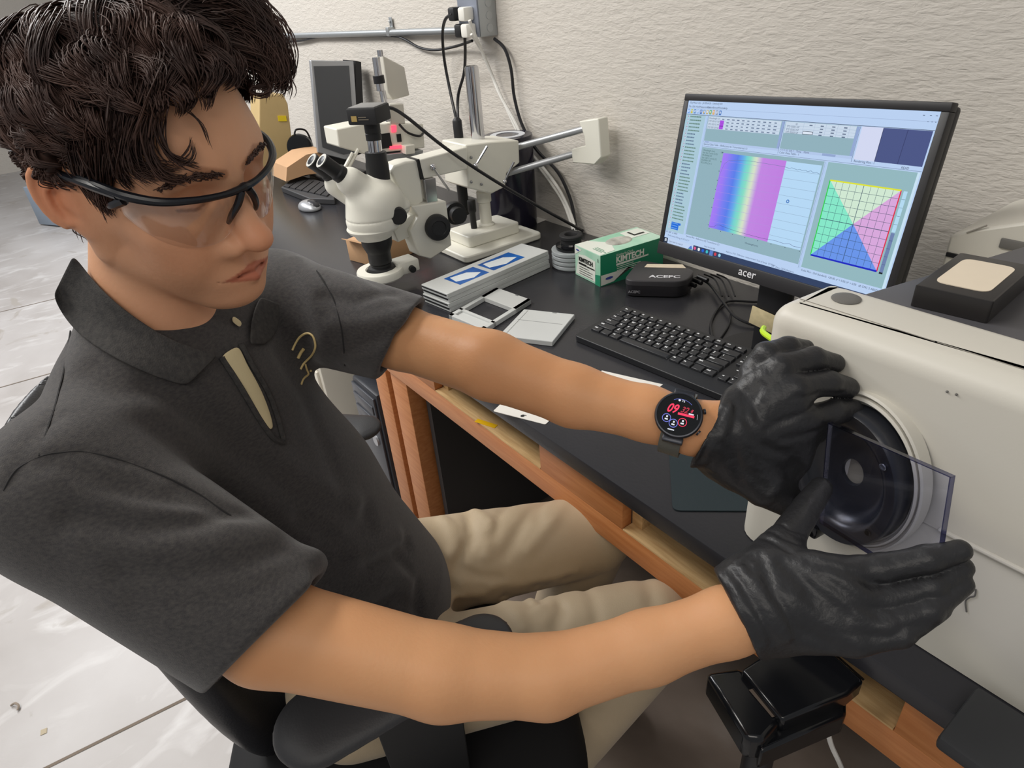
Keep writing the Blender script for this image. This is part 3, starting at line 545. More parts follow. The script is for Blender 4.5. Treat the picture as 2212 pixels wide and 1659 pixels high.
# short front side
fpoly(FRT, [(0, 0.055), (0.03, 0.074), (0.0, 0.079)], 2); bx.m = 4; bx.add([onf(FRT, 0.013+0.007*math.cos(a), 0.070+0.0022*math.sin(a), e*2) for a in [i*0.524 for i in range(12)]], [list(range(12))])
fpoly(FRT, [(0.004, 0.006), (0.086, 0.006), (0.086, 0.060), (0.045, 0.064), (0.018, 0.060)], 2)
fpoly(FRT, [(0.086, 0.0), (0.106, 0.0), (0.106, 0.030), (0.086, 0.026)], 0, 2)
bx.m = 3; bx.text('KIMTECH', 0.0150, FRT@Matrix.Translation((0.018, 0.0445, e*3)), bold=0.0007, sx=0.93)
fpoly(FRT, [(0.018, 0.0355), (0.050, 0.0355), (0.050, 0.0405), (0.018, 0.0405)], 3, 3); fpoly(FRT, [(0.052, 0.0355), (0.084, 0.0355), (0.084, 0.0385), (0.052, 0.0385)], 3, 3)
for k, w_ in enumerate((0.040, 0.055, 0.050, 0.058)): fpoly(FRT, [(0.02, 0.029-k*0.006), (0.02+w_, 0.029-k*0.006), (0.02+w_, 0.0303-k*0.006), (0.02, 0.0303-k*0.006)], 3, 3)
bx.m = 3; bx.text('1', 0.012, FRT@Matrix.Translation((0.095, 0.062, e*3)), bold=0.0004)
# top
TOP = frame((0, 0, bh), (1, 0, 0), (0, 1, 0))
fpoly(TOP, [(0.0, 0.0), (0.104, 0.0), (0.098, 0.05), (0.05, 0.075), (0.0, 0.04)], 2); fpoly(TOP, [(0.010, 0.135), (0.060, 0.13), (0.060, 0.195), (0.010, 0.195)], 2)
for k, w_ in enumerate((0.036, 0.045, 0.03)): fpoly(TOP, [(0.056, 0.014+k*0.006), (0.056+w_, 0.014+k*0.006), (0.056+w_, 0.0155+k*0.006), (0.056, 0.0155+k*0.006)], 0, 3)
fpoly(TOP, [(0.02, 0.15), (0.05, 0.15), (0.05, 0.185), (0.044, 0.185), (0.044, 0.156), (0.02, 0.156)], 3, 3)
bx.build('carton', [gr1, gr2, gr3, inkb, inkbl], t, world=True)
m = MB(); m.T = KM; m.sphere((0.053, 0.098, bh), (0.026, 0.038, 0.006), u=24, v=10); m.build('dispenser_oval', mat('oval_grey', (150, 148, 140), 0.5, rgb2=(226, 224, 214), vscale=26), t, world=True)

clear = mat('clear_polystyrene', (226, 232, 234), 0.12, trans=0.6, ior=1.3)
pd = at(1235, 572, Z=ZD)
dish0 = None
for k in range(4):
    tt = thing('petri_dish', ['clear plastic dish at the bottom of the stack beside the tissue box', 'clear plastic dish, second from the bottom of the stack', 'clear plastic dish, third from the bottom of the stack', 'clear plastic dish at the top of the stack, under the black ring'][k], 'dish', (pd[0], pd[1], ZD+0.0005+k*0.0118), group='clear dishes stacked beside the tissue box')
    m = MB(); m.lathe([(0.0, 0.0), (0.049, 0.0), (0.050, 0.001), (0.050, 0.010), (0.0487, 0.010), (0.0485, 0.0018), (0.0, 0.0018)], n=48); m.build('base', clear, tt)
    m = MB(); m.lathe([(0.0525, 0.0035), (0.0525, 0.0107), (0.0518, 0.0114), (0.0, 0.0114), (0.0, 0.0104), (0.0512, 0.0104), (0.0515, 0.0035)], n=48); m.build('lid', clear, tt)
zt = ZD+0.0482
t = thing('lens_ring', 'stepped black adapter ring lying on top of the stacked dishes', 'ring', (pd[0], pd[1], zt))
m = MB(); m.lathe([(0.0, 0), (0.040, 0), (0.041, 0.004), (0.041, 0.010), (0.030, 0.012), (0.028, 0.016)], n=40); m.build('flange', blkg, t)
m = MB(); m.lathe([(0.0275, 0.010), (0.0275, 0.026), (0.031, 0.028), (0.031, 0.035), (0.029, 0.037), (0.018, 0.037), (0.016, 0.034), (0.015, 0.018), (0.0, 0.018)], n=40); m.build('collar', blkm, t)
# ================================================================ implicit-surface modelling kit
def nv(a): return np.array(a, dtype=np.float64)
def sd_cone(P, a, b, ra, rb):
    a = nv(a); b = nv(b); ab = b-a; t = np.clip(((P-a)@ab)/(ab@ab), 0, 1); return np.linalg.norm(P-a-t[:, None]*ab, axis=1)-(ra+(rb-ra)*t)
def sd_ell(P, c, r, M=None):
    q = P-nv(c)
    if M is not None: q = q@M
    r = nv(r); k0 = np.linalg.norm(q/r, axis=1); k1 = np.linalg.norm(q/(r*r), axis=1); return k0*(k0-1.0)/np.maximum(k1, 1e-9)
def smin(a, b, k):
    h = np.maximum(k-np.abs(a-b), 0)/k; return np.minimum(a, b)-h*h*k*0.25
def smax(a, b, k): return -smin(-a, -b, k)
def sd_chain(P, pts, rs, k=0.0):
    d = None
    for i in range(len(pts)-1):
        e = sd_cone(P, pts[i], pts[i+1], rs[i], rs[i+1]); d = e if d is None else (smin(d, e, k) if k else np.minimum(d, e))
    return d
def sd_flat(P, a, b, ra, rb, nrm, fl):
    """tapered limb flattened along direction nrm by factor fl (<1 = thinner)"""
    nrm = nv(nrm); nrm = nrm/np.linalg.norm(nrm); a = nv(a); b = nv(b); ab = b-a; t = np.clip(((P-a)@ab)/(ab@ab), 0, 1); v = P-a-t[:, None]*ab; dn = v@nrm
    v2 = v+np.outer(dn*(1.0/fl-1.0), nrm); L = np.linalg.norm(v2, axis=1); r = ra+(rb-ra)*t; return (L-r)*(fl+(1-fl)*0.5)
def polydist(P, pts):
    d = None
    for i in range(len(pts)-1):
        e = sd_cone(P, pts[i], pts[i+1], 0, 0); d = e if d is None else np.minimum(d, e)
    return d
def surface_net(f, lo, hi, s, lip=1.4):
    lo = nv(lo); hi = nv(hi); B = 8; n = np.ceil((hi-lo)/(s*B)).astype(int)*B
    nb = n//B; bi = np.stack(np.meshgrid(*[np.arange(k) for k in nb], indexing='ij'), -1).reshape(-1, 3)
    cen = lo+(bi*B+B/2)*s; dc = f(cen); keep = np.abs(dc) < lip*s*B*0.5*1.7321+s*2
    V = np.full(tuple(n+1), 1.0, dtype=np.float32)
    # coarse sign fill
    for (i, j, k), d in zip(bi[~keep], dc[~keep]): V[i*B:i*B+B+1, j*B:j*B+B+1, k*B:k*B+B+1] = 1.0 if d > 0 else -1.0
    kb = bi[keep]; off = np.stack(np.meshgrid(*[np.arange(B+1)]*3, indexing='ij'), -1).reshape(-1, 3)
    for q in range(0, len(kb), 400):
        idx = (kb[q:q+400, None, :]*B+off[None]).reshape(-1, 3); V[idx[:, 0], idx[:, 1], idx[:, 2]] = f(lo+idx*s)
    sg = V < 0
    c = [V[a:n[0]+a, b:n[1]+b, d:n[2]+d] for a in (0, 1) for b in (0, 1) for d in (0, 1)]
    cs = sum((x < 0).astype(np.int8) for x in c); act = (cs > 0) & (cs < 8); ids = -np.ones(act.shape, dtype=np.int64); A = np.argwhere(act); ids[act] = np.arange(len(A))
    acc = np.zeros((len(A), 3)); cnt = np.zeros(len(A)); cor = [nv((a, b, d)) for a in (0, 1) for b in (0, 1) for d in (0, 1)]; cv = [x[act] for x in c]
    for p in range(8):
        for q in range(p+1, 8):
            if np.abs(cor[p]-cor[q]).sum() != 1: continue
            a, b = cv[p], cv[q]; m = (a < 0) != (b < 0); t = np.where(m, a/np.where(m, a-b, 1), 0); pt = cor[p]+t[:, None]*(cor[q]-cor[p]); acc[m] += pt[m]; cnt[m] += 1
    verts = lo+(A+acc/cnt[:, None])*s; faces = []
    for ax in range(3):
        o1, o2 = [i for i in range(3) if i != ax]; sl0 = [slice(0, None)]*3; sl1 = [slice(0, None)]*3; sl0[ax] = slice(0, -1); sl1[ax] = slice(1, None)
        a = sg[tuple(sl0)]; b = sg[tuple(sl1)]; E = np.argwhere(a != b); E = E[(E[:, o1] > 0) & (E[:, o2] > 0) & (E[:, o1] < n[o1]) & (E[:, o2] < n[o2])]
        if not len(E): continue
        flip = a[E[:, 0], E[:, 1], E[:, 2]]
        def g(d1, d2):
            q = E.copy(); q[:, o1] -= d1; q[:, o2] -= d2; return ids[q[:, 0], q[:, 1], q[:, 2]]
        F = np.stack([g(0, 0), g(1, 0), g(1, 1), g(0, 1)], 1)
        if ax == 1: flip = ~flip
        F[~flip] = F[~flip][:, ::-1]; F = F[:, ::-1]; faces.append(F)
    F = np.concatenate(faces); F = F[(F >= 0).all(1)]
    return verts, F
def relax(V, F, n=1, w=0.5):
    for _ in range(n):
        acc = np.zeros_like(V); c = np.zeros(len(V))
        for i in range(4):
            for j in ((i+1) % 4, (i-1) % 4): np.add.at(acc, F[:, i], V[F[:, j]]); np.add.at(c, F[:, i], 1)
        V = V+(acc/np.maximum(c, 1)[:, None]-V)*w
    return V
def np_mesh(name, V, F, mats, parent=None, cols=None, label=None, mi=None):
    me = bpy.data.meshes.new(name); nV = len(V); nF = len(F); k = F.shape[1]
    me.vertices.add(nV); me.vertices.foreach_set('co', np.asarray(V, dtype=np.float32).ravel()); me.loops.add(nF*k); me.loops.foreach_set('vertex_index', F.astype(np.int32).ravel()); me.polygons.add(nF)
    me.polygons.foreach_set('loop_start', np.arange(0, nF*k, k, dtype=np.int32)); me.polygons.foreach_set('loop_total', np.full(nF, k, dtype=np.int32)); me.polygons.foreach_set('use_smooth', np.ones(nF, dtype=bool))
    for m in (mats if isinstance(mats, (list, tuple)) else [mats]): me.materials.append(m)
    if mi is not None: me.polygons.foreach_set('material_index', np.asarray(mi, dtype=np.int32))
    me.update(calc_edges=True); me.validate()
    if cols is not None:
        ca = me.color_attributes.new('tint', 'FLOAT_COLOR', 'POINT'); ca.data.foreach_set('color', np.concatenate([cols, np.ones((len(cols), 1))], 1).astype(np.float32).ravel())
    o = bpy.data.objects.new(name, me); link(o)
    if parent is not None: o.parent = parent; o.matrix_parent_inverse = ROOTM.get(parent.name, Matrix.Identity(4)).inverted()
    if label: o['label'] = label
    return o
def hitf(f, x, y, d0=0.3, d1=1.6, extra=0.0):
    """point where the sight line through a photo pixel meets the surface f"""
    v = ray(x, y); v = v/np.linalg.norm(v); t = d0; best = (9.0, t)
    for _ in range(160):
        d = f((CAM+v*t)[None])[0]
        if d < best[0]: best = (d, t)
        if d < 0.0004: break
        t += max(d*0.7, 0.0003)
        if t > d1*1.6: return CAM+v*best[1] if best[0] < 0.035 else None
    return CAM+v*(t-extra)
# ================================================================ things lying on the worktop
def flat_quad(m, pts, z0, z1):
    q = [at(x, y, Z=z1)[:2] for x, y in pts]; n = len(q); m.add([(p[0], p[1], z0) for p in q]+[(p[0], p[1], z1) for p in q], [list(range(n))[::-1], list(range(n, 2*n))]+[[i, (i+1) % n, n+(i+1) % n, n+i] for i in range(n)]); return q
alu = mat('tray_grey', (204, 206, 204), 0.42, var=0.04, vscale=12); lab_blue = mat('label_blue', (34, 104, 186), 0.35, rgb2=(20, 74, 150), vscale=30); lab_white = mat('label_white', (226, 232, 236), 0.35)
slot = mat('tray_shadow_black', (24, 24, 26), 0.5)
s0 = Vector((-1.350, 0.690, ZD)); sx_ = Vector((0.098, 0.012, 0)).normalized(); sy_ = Vector((-sx_.y, sx_.x, 0)); tw, tl_ = 0.100, 0.345; SM = frame(s0, sx_, sy_)
def slide_box(k, label):
    o = thing('slide_box', label, 'box', M=SM@Matrix.Translation((0.001*math.sin(k*2.3), 0.002*math.cos(k*3.1), 0.0005+k*0.0122)), group='long grey slide boxes in a stack')
    m = MB(); m.box((tw/2, tl_/2, 0.0042), (tw, tl_, 0.0080), bev=0.0008, seg=1); m.build('tray', alu, o)
    m = MB(); m.box((tw/2, tl_/2, 0.0100), (tw, tl_, 0.0040), bev=0.0008, seg=1); m.build('lid', alu, o)
    m = MB(); m.box((tw/2, -0.0005, 0.0080), (tw*0.93, 0.003, 0.0022)); m.build('gap', slot, o)
    return o
for k, lb in enumerate(['long flat grey slide box at the bottom of the stack of four', 'long flat grey slide box, second from the bottom of the stack of four', 'long flat grey slide box, third from the bottom of the stack', 'long flat grey slide box with two blue labels, on top of the stack']):
    o = slide_box(k, lb)
m = MB(); z_ = 0.01215
for (y0, y1) in ((0.055, 0.150), (0.165, 0.275)):
    m.m = 0; m.prism([(0.020, y0), (0.082, y0), (0.082, y1), (0.020, y1)], z_, z_+0.0003)
    m.m = 1; m.prism([(0.028, y0+0.012), (0.060, y0+0.006), (0.076, y0+0.05), (0.064, y1-0.012), (0.036, y1-0.035)], z_+0.0003, z_+0.0005)
m.build('label', [lab_blue, lab_white], o, label='blue and white printed labels')
def slide_frame(pts, cut, label, z=ZD+0.011):
    c = nv([at(x, y, Z=z) for x, y in pts]); a, b, d = Vector(c[0]), Vector(c[1]), Vector(c[3]); ux_ = (b-a); uy_ = (d-a)
    o = thing('slide_tray', label, 'tray', (a.x, a.y, ZD+0.0003)); lx, ly = ux_.length, uy_.length; Mf = Matrix.Identity(4)
    for i_ in range(3): Mf[i_][0] = ux_.normalized()[i_]; Mf[i_][1] = uy_.normalized()[i_]; Mf[i_][3] = (a.x, a.y, ZD)[i_]
    m = MB(); m.T = Mf
    t_ = 0.010; h = 0.0112
    if cut:
        m.box((lx/2, 0.006, h/2+.0003), (lx, 0.012, h), bev=0.0008, seg=1); m.box((lx/2, ly*0.83, h/2+.0003), (lx, ly*0.34, h), bev=0.0008, seg=1); m.box((0.006, ly/2, h/2+.0003), (0.012, ly, h), bev=0.0008, seg=1); m.box((lx-0.006, ly/2, h/2+.0003), (0.012, ly, h), bev=0.0008, seg=1); m.box((lx/2, ly*0.22, h/2+.0003), (lx, 0.008, h), bev=0.0006, seg=1)
        m.box((lx/2, ly*0.11, 0.0035), (lx, ly*0.20, 0.006))
    else:
        m.box((lx/2, ly/2, h/2+.0003), (lx, ly, h), bev=0.0010, seg=1)
    m.build('tray_body', alu, o, world=True)
    g = MB(); g.T = Mf
    if not cut: g.box((lx/2, ly*0.60, h+0.0004), (lx*0.86, 0.0010, 0.0004)); g.box((lx*0.10, ly/2, h+0.0004), (0.0010, ly*0.92, 0.0004))
    g.box((lx*0.62, ly-0.003, h+0.0004), (0.010, 0.004, 0.0006)); g.build('groove', mat('groove_grey'+str(int(cut)), (120, 122, 122), 0.6), o, world=True)
slide_frame([(969, 680), (1045, 712), (1162, 633), (1072, 621)], True, 'open grey slide tray with a square window, beside the stack of slide boxes')
slide_frame([(1077, 725), (1193, 739), (1243, 671), (1132, 668)], False, 'closed flat grey slide tray between the arm and the keyboard')

# keyboard
kb = mat('keyboard_black', (36, 37, 40), 0.4, var=0.1); keym = mat('keycap_black', (44, 45, 48), 0.36); leg_ = mat('key_legend', (236, 238, 240), 0.5)
K0 = Vector((-0.936, 0.815, ZD)); kux = Vector((0.363, 0.031, 0)).normalized(); kuy = Vector((-kux.y*0.6-0.06, kux.x, 0)).normalized(); kuy = (kuy-kux*kuy.dot(kux)).normalized()
KM2 = frame(K0, kux, kuy)@rot(math.radians(3.0), 'X'); KW, KD = 0.462, 0.166
t = thing('keyboard', 'black low-profile desktop keyboard with white letters in front of the monitor', 'keyboard', M=Matrix.Translation(K0))
m = MB(); m.T = KM2; m.prism(rrect_poly([(0, 0), (KW, 0), (KW, KD), (0, KD)], 0.009), 0.0005, 0.0145); m.build('case', kb, t, world=True, bev=0.0015)
m = MB(); m.T = KM2; m.box((0.02, KD-0.012, -0.002), (0.02, 0.012, 0.008)); m.box((KW-0.02, KD-0.012, -0.002), (0.02, 0.012, 0.008)); m.build('foot', blk, t, world=True)
U = 0.0200
rows = [[1]*13, [1]*13+[2], [1.5]+[1]*12+[1.5], [1.75]+[1]*11+[2.25], [2.25]+[1]*10+[2.75], [1.25, 1.25, 1.25, 6.25, 1.25, 1.25, 1.25, 1.25]]
lets = ['E123456789012', '`1234567890-=<', '>QWERTYUIOP[]\\', '^ASDFGHJKL;"<', '^ZXCVBNM,./^', 'C#A AF=C']
lets[0] = ['Esc']+['F%d' % i for i in range(1, 13)]; lets[3] = ['Caps']+list("ASDFGHJKL;'")+['Enter']; lets[4] = ['Shift']+list('ZXCVBNM,./')+['Shift']; lets[5] = ['Ctrl', '', 'Alt', '', 'Alt', 'Fn', '', 'Ctrl']; lets[2] = ['Tab']+list('QWERTYUIOP[]')+['\\']; lets[1] = list('`1234567890-=')+['Bksp']
yk = KD-0.020
nkey = 0
def key(x, y, w, h, tx_):
    kk = MB(); kk.T = KM2@Matrix.Translation((x+w/2, y, 0.0145)); kk.box((0, 0, 0.0022), (w-0.0028, h-0.0028, 0.0046), bev=0.0008, seg=1, top=0.93); ko = kk.build('key', keym, t, world=True)
    if tx_:
        kk = MB(); kk.T = KM2@Matrix.Translation((x+0.0045, y+0.0005, 0.0145+0.0048)); kk.text(tx_, 0.0070 if len(tx_) < 2 else 0.0046, Matrix.Identity(4), bold=0.00035); kk.build('legend', leg_, ko, world='child')
for r_, (ws, ls) in enumerate(zip(rows, lets)):
    x = 0.012; h = U*(0.82 if r_ == 0 else 1.0); y = yk-(0 if r_ == 0 else 0.0205+(r_-1)*U)
    if r_ == 0: ws = [15.0/13]*13
    for w_, l_ in zip(ws, ls): key(x, y, w_*U, h, l_); x += w_*U
for c_ in range(3):
    for r_ in (0, 1, 2): key(0.012+15.35*U+c_*U, yk-(0 if r_ == 0 else 0.0205+(r_-1)*U), U, U*(0.82 if r_ == 0 else 1), [['Prt', 'Scr', 'Pau'], ['Ins', 'Hm', 'PU'], ['Del', 'End', 'PD']][r_][c_])
key(0.012+16.35*U, yk-0.0205-3*U, U, U, '^')
for c_ in range(3): key(0.012+(15.35+c_)*U, yk-0.0205-4*U, U, U, '<v>'[c_])
for c_ in range(3):
    for r_ in range(4): key(0.012+18.6*U+c_*U, yk-0.0205-(r_-0)*U, U, U, '')
m = MB(); m.T = KM2; m.box((0.012+16.6*U, yk-0.0205-2.1*U, 0.0150), (0.026, 0.0022, 0.0003), bev=0.0001, seg=1); m.build('maker_mark', leg_, t, world=True)

# mouse mat, cards, papers
t = thing('mouse_mat', 'thin dark green-grey mouse mat lying near the front edge under the left wrist', 'mat', (-0.39, 0.66, ZD))
q = rrect_poly([tuple(at(*p, Z=ZD+.002)[:2]) for p in ((1444, 960), (1453, 1103), (1640, 1104), (1640, 950))], 0.012); MB().prism(q, ZD+0.0003, ZD+0.0025).build('mat', mat('mat_green_black', (34, 46, 50), 0.75, bump=0.1, bscale=500), t, world=True)
paper = mat('card_white', (232, 228, 220), 0.55)
m = MB(); q = [at(*p, Z=ZD+.001)[:2] for p in ((1065, 888), (1178, 917), (1198, 898), (1094, 861), )]; m.m = 0; m.prism(rrect_poly([tuple(p) for p in q], 0.004), ZD+0.0003, ZD+0.0012)
c_ = Vector(at(1129, 898, Z=ZD+.0014)); m.m = 1; m.sphere(c_, (0.0035, 0.0042, 0.0003), u=12, v=6); m.sphere(c_+Vector((0.003, 0.0045, 0)), (0.0022, 0.0011, 0.0003), u=8, v=6)
tag(m.build('card', [paper, slot]), 'small white card with a tiny black mark, on the worktop edge under the arm', 'card')
m = MB(); q = [at(*p, Z=ZD+.001)[:2] for p in ((1300, 800), (1432, 830), (1412, 846), (1285, 822))]; m.prism([tuple(p) for p in q], ZD+0.0003, ZD+0.0008); tag(m.build('paper_slip', paper), 'white paper slip poking out between the forearm and the keyboard', 'paper')
m = MB(); q = [at(*p, Z=ZD+.001)[:2] for p in ((1136, 470), (1150, 486), (1182, 474), (1176, 463))]; m.prism([tuple(p) for p in q], ZD+0.0003, ZD+0.0010); tag(m.build('paper_slip', paper), 'small white paper scrap on the worktop against the wall behind the boom stand base', 'paper')
m = MB(); m.tube([at(1742, 612, Z=ZD+.004), at(1700, 640, Z=ZD+.004), at(1640, 652, Z=ZD+.004), at(1570, 652, Z=ZD+.0042), at(1538, 690, Z=ZD+.0042), at(1540, 730, Z=ZD+.004), at(1560, 765, Z=ZD+.004), at(1600, 762, Z=ZD+.004)], 0.0026); tag(m.build('cable', blk), 'thin black cable looping on the worktop between the monitor foot and keyboard', 'cable')
m = MB(); m.tube([at(1500, 600, Z=ZD+.014), at(1530, 612, Z=ZD+.008), at(1560, 650, Z=ZD+.009), at(1590, 685, Z=ZD+.009), at(1640, 705, Z=ZD+.004), at(1680, 706, Z=ZD+.004)], 0.003); tag(m.build('cable', blk), 'thicker black cable running from the small computer to the monitor foot', 'cable')
m = MB(); m.tube([at(1580, 672, Z=ZD+.003), at(1575, 700, Z=ZD+.003), at(1556, 730, Z=ZD+.003), at(1530, 760, Z=ZD+.003)], 0.0022); tag(m.build('cable', blk), 'short black cable end lying beside the loop behind the keyboard', 'cable')
m = MB()
for dx in (0, 14, 28): m.tube([at(1520+dx, 592, Z=ZD+.03), at(1545+dx, 605, Z=ZD+.012), at(1560+dx, 640, Z=ZD+.006)], 0.0018)
m.build('cable', blk); tag(bpy.data.objects[-1] if False else [o for o in S.collection.objects if o.name.startswith('cable')][-1], 'three thin leads hanging together behind the small computer', 'cable')
m = MB(); a = at(1646, 716, Y=0.66); m.tube([at(1700, 757, Y=0.597), at(1688, 744, Y=0.60), at(1666, 731, Y=0.64), at(1648, 717, Y=0.67), at(1650, 708, Y=0.70)], 0.0035); tag(m.build('lanyard_cord', mat('neon_yellow', (196, 232, 40), 0.5)), 'neon yellow-green cord at the left edge of the beige instrument', 'cord')

# ================================================================ stereo microscope on a boom stand
cw = mat('microscope_enamel', (226, 224, 212), 0.35, var=0.02); rub = mat('rubber_black', (26, 26, 27), 0.5)
XS = -1.50
def Sx(x, y, X=XS): return nv(at(x, y, X=X))
def slab(m, pts, X0, th, bev=0.0):
    """outline measured in the plane X = X0, given its real thickness away from the camera"""
    q = [at(x, y, X=X0) for x, y in pts]; n = len(q); m.add([tuple(p) for p in q]+[(p[0]-th, p[1], p[2]) for p in q], [list(range(n)), list(range(n, 2*n))[::-1]]+[[i, (i+1) % n, n+(i+1) % n, n+i] for i in range(n)]); return m
t = thing('stereo_microscope', 'white stereo microscope with black eyepieces hanging from a boom stand', 'microscope', (-1.58, 1.05, ZD))
m = MB(); m.prism(rrect_poly([(-1.665, 0.905), (-1.485, 0.905), (-1.485, 1.180), (-1.665, 1.180)], 0.02), ZD+0.0005, ZD+0.020); m.build('base_plate', cw, t, world=True, bev=0.004)
m = MB(); m.prism(rrect_poly([(-1.650, 0.955), (-1.535, 0.955), (-1.535, 1.135), (-1.650, 1.135)], 0.012), ZD+0.020, ZD+0.052); m.build('base_block', cw, t, world=True, bev=0.003)
PX, PY = -1.592, 1.055
m = MB(); m.lathe([(0.024, 0.048), (0.024, 0.056), (0.0175, 0.060), (0.0170, 0.120), (0.021, 0.122), (0.021, 0.150), (0.018, 0.153), (0.018, 0.200)], (PX, PY, ZD), n=32); m.build('pole_sleeve', cw, t, world=True)
m = MB(); m.cyl((PX, PY, 0.95), (PX, PY, 1.235), 0.0185, n=32); m.cyl((PX, PY, 1.235), (PX, PY, 1.238), 0.0165, n=32); m.build('pole', chrome, t, world=True)
m = MB(); slab(m, [(1006, 313), (1062, 306), (1121, 303), (1123, 352), (1095, 374), (1092, 404), (1062, 419), (1012, 407), (1008, 352)], XS-0.02, 0.12); m.build('clamp_block', cw, t, world=True, bev=0.004)
m = MB(); slab(m, [(904, 346), (1010, 317), (1010, 366), (914, 387)], XS, 0.055); m.build('boom_arm', cw, t, world=True, bev=0.003)
m = MB(); slab(m, [(901, 345), (906, 344), (916, 386), (910, 388)], XS+0.001, 0.057); m.build('end_cap', rub, t, world=True)
for (a, b, e1, e2) in (((1112, 319), (1272, 276), XS-0.05, 1.25), ((1096, 374), (1245, 331), XS-0.05, 1.25)):
    m = MB(); m.cyl(Sx(a[0], a[1], e1), at(b[0], b[1], Y=e2), 0.0092, n=20); m.build('rod', mat('rod_steel' + str(a[0]), (176, 178, 180), 0.38, metal=0.6), t, world=True)
m = MB()
def yslab(m, pts, Y0, th):
    q = [at(x, y, Y=Y0) for x, y in pts]; n = len(q); m.add([tuple(p) for p in q]+[(p[0], p[1]+th, p[2]) for p in q], [list(range(n)), list(range(n, 2*n))[::-1]]+[[i, (i+1) % n, n+(i+1) % n, n+i] for i in range(n)]); return m
yslab(m, [(1250, 262), (1292, 256), (1299, 340), (1284, 356), (1236, 352), (1234, 322), (1264, 314), (1262, 296)], 1.235, 0.035); m.build('end_bracket', cw, t, world=True, bev=0.003)
m = MB(); slab(m, [(844, 372), (852, 358), (876, 349), (904, 346), (910, 386), (916, 436), (902, 446), (875, 446), (868, 420), (856, 398)], XS-0.005, 0.055); m.build('curved_arm', cw, t, world=True, bev=0.005)
m = MB(); slab(m, [(917, 388), (941, 384), (946, 436), (923, 440)], XS+0.004, 0.022); m.build('slide_rail', chrome, t, world=True, bev=0.001)
m = MB(); slab(m, [(889, 446), (964, 434), (976, 530), (931, 560), (906, 553), (886, 500), (905, 468)], XS+0.012, 0.055); m.build('focus_block', cw, t, world=True, bev=0.003)
m = MB(); slab(m, [(850, 500), (888, 466), (912, 464), (912, 500), (860, 524)], XS-0.005, 0.035); m.build('holder_arm', cw, t, world=True, bev=0.003)
c_ = Sx(942, 489, XS+0.012); dv = nv((1, -0.25, 0.05)); dv /= np.linalg.norm(dv); m = MB(); m.lathe([(0.032, 0), (0.0335, 0.004), (0.0335, 0.020), (0.031, 0.026), (0.020, 0.028), (0.018, 0.025), (0.0, 0.025)], c_, dv, n=40); m.build('focus_knob', rub, t, world=True)
c_ = Sx(985, 462, XS-0.06); m = MB(); m.lathe([(0.030, 0), (0.032, 0.004), (0.032, 0.022), (0.028, 0.028), (0.0, 0.028)], c_, dv*-1, n=32); m.lathe([(0.022, 0), (0.022, 0.03)], c_, dv, n=24); m.build('focus_knob', rub, t, world=True)
for (bx_, by_, ex_, ey_, r_) in ((935, 361, 970, 411, 0.0085), (1027, 358, 1052, 316, 0.0075), (1090, 392, 1110, 350, 0.006)):
    m = MB(); b1 = Sx(bx_, by_, XS+0.012); m.sphere(b1, r_); m.tube([b1, Sx(ex_, ey_, XS+0.02)], [0.0028, 0.0036], smooth=False); m.build('clamp_lever', chrome, t, world=True)
for (bx_, by_) in ((1018, 393), (1040, 398), (1018, 340)):
    m = MB(); m.sphere(Sx(bx_, by_, XS-0.018), 0.004); m.build('screw', steel, t, world=True)
# head
def scope_sdf(P):
    c0 = Sx(806, 470); d = sd_cone(P, Sx(806, 474), Sx(808, 446), 0.066, 0.068); d = smax(d, c0[2]-0.028-P[:, 2], 0.008)
    d = smin(d, sd_ell(P, Sx(812, 428), (0.050, 0.062, 0.032)), 0.02)
    d = smin(d, sd_cone(P, Sx(826, 420), Sx(864, 444), 0.034, 0.026), 0.015)
    d = smax(d, -(np.abs(P[:, 2]-(c0[2]+0.010))-0.0011), 0.001)*1.0 if False else d
    e = sd_cone(P, Sx(790, 415), Sx(757, 392), 0.036, 0.033); d = smin(d, e, 0.012)
    e2 = sd_cone(P, Sx(772, 425, XS-0.075), Sx(728, 398, XS-0.075), 0.034, 0.030); d = smin(d, e2, 0.014)
    g = np.abs(P[:, 2]-(c0[2]+0.004))-0.0012; d = smax(d, -np.maximum(g, -(d+0.003)), 0.001)
    d = smin(d, sd_cone(P, Sx(820, 405), Sx(818, 388), 0.028, 0.026), 0.012)
    return d
c_ = Sx(800, 430); V, F = surface_net(scope_sdf, c_-nv((0.17, 0.15, 0.13)), c_+nv((0.10, 0.13, 0.12)), 0.0028); V = relax(V, F, 1, 0.5); np_mesh('head', V, F, cw, t)
m = MB(); c_ = Sx(808, 506); m.lathe([(0.062, 0.024), (0.064, 0.020), (0.060, 0.012), (0.048, 0.004), (0.044, -0.006), (0.040, -0.008)], c_, n=48); m.build('mounting_ring', cw, t, world=True)
m = MB(); c_ = Sx(813, 516); m.lathe([(0.039, 0.006), (0.038, -0.012), (0.031, -0.030), (0.029, -0.034), (0.029, -0.060), (0.026, -0.064), (0.026, -0.070), (0.034, -0.072), (0.037, -0.078), (0.037, -0.092), (0.034, -0.096), (0.020, -0.096)], c_, n=48); m.build('objective', rub, t, world=True)
cl = Sx(822, 588); m = MB(); m.lathe([(0.058, 0.010), (0.060, 0.006), (0.060, -0.008), (0.057, -0.012), (0.036, -0.012), (0.034, -0.008), (0.034, 0.008), (0.037, 0.011)], cl, n=48, close=True); m.box((cl[0]+0.01, cl[1]+0.065, cl[2]+0.004), (0.055, 0.060, 0.032), bev=0.004); m.build('ring_light', cw, t, world=True)
m = MB(); m.cyl((cl[0]+0.038, cl[1]+0.070, cl[2]+0.0), (cl[0]+0.050, cl[1]+0.068, cl[2]+0.0), 0.0085); m.build('dimmer_knob', rub, t, world=True)
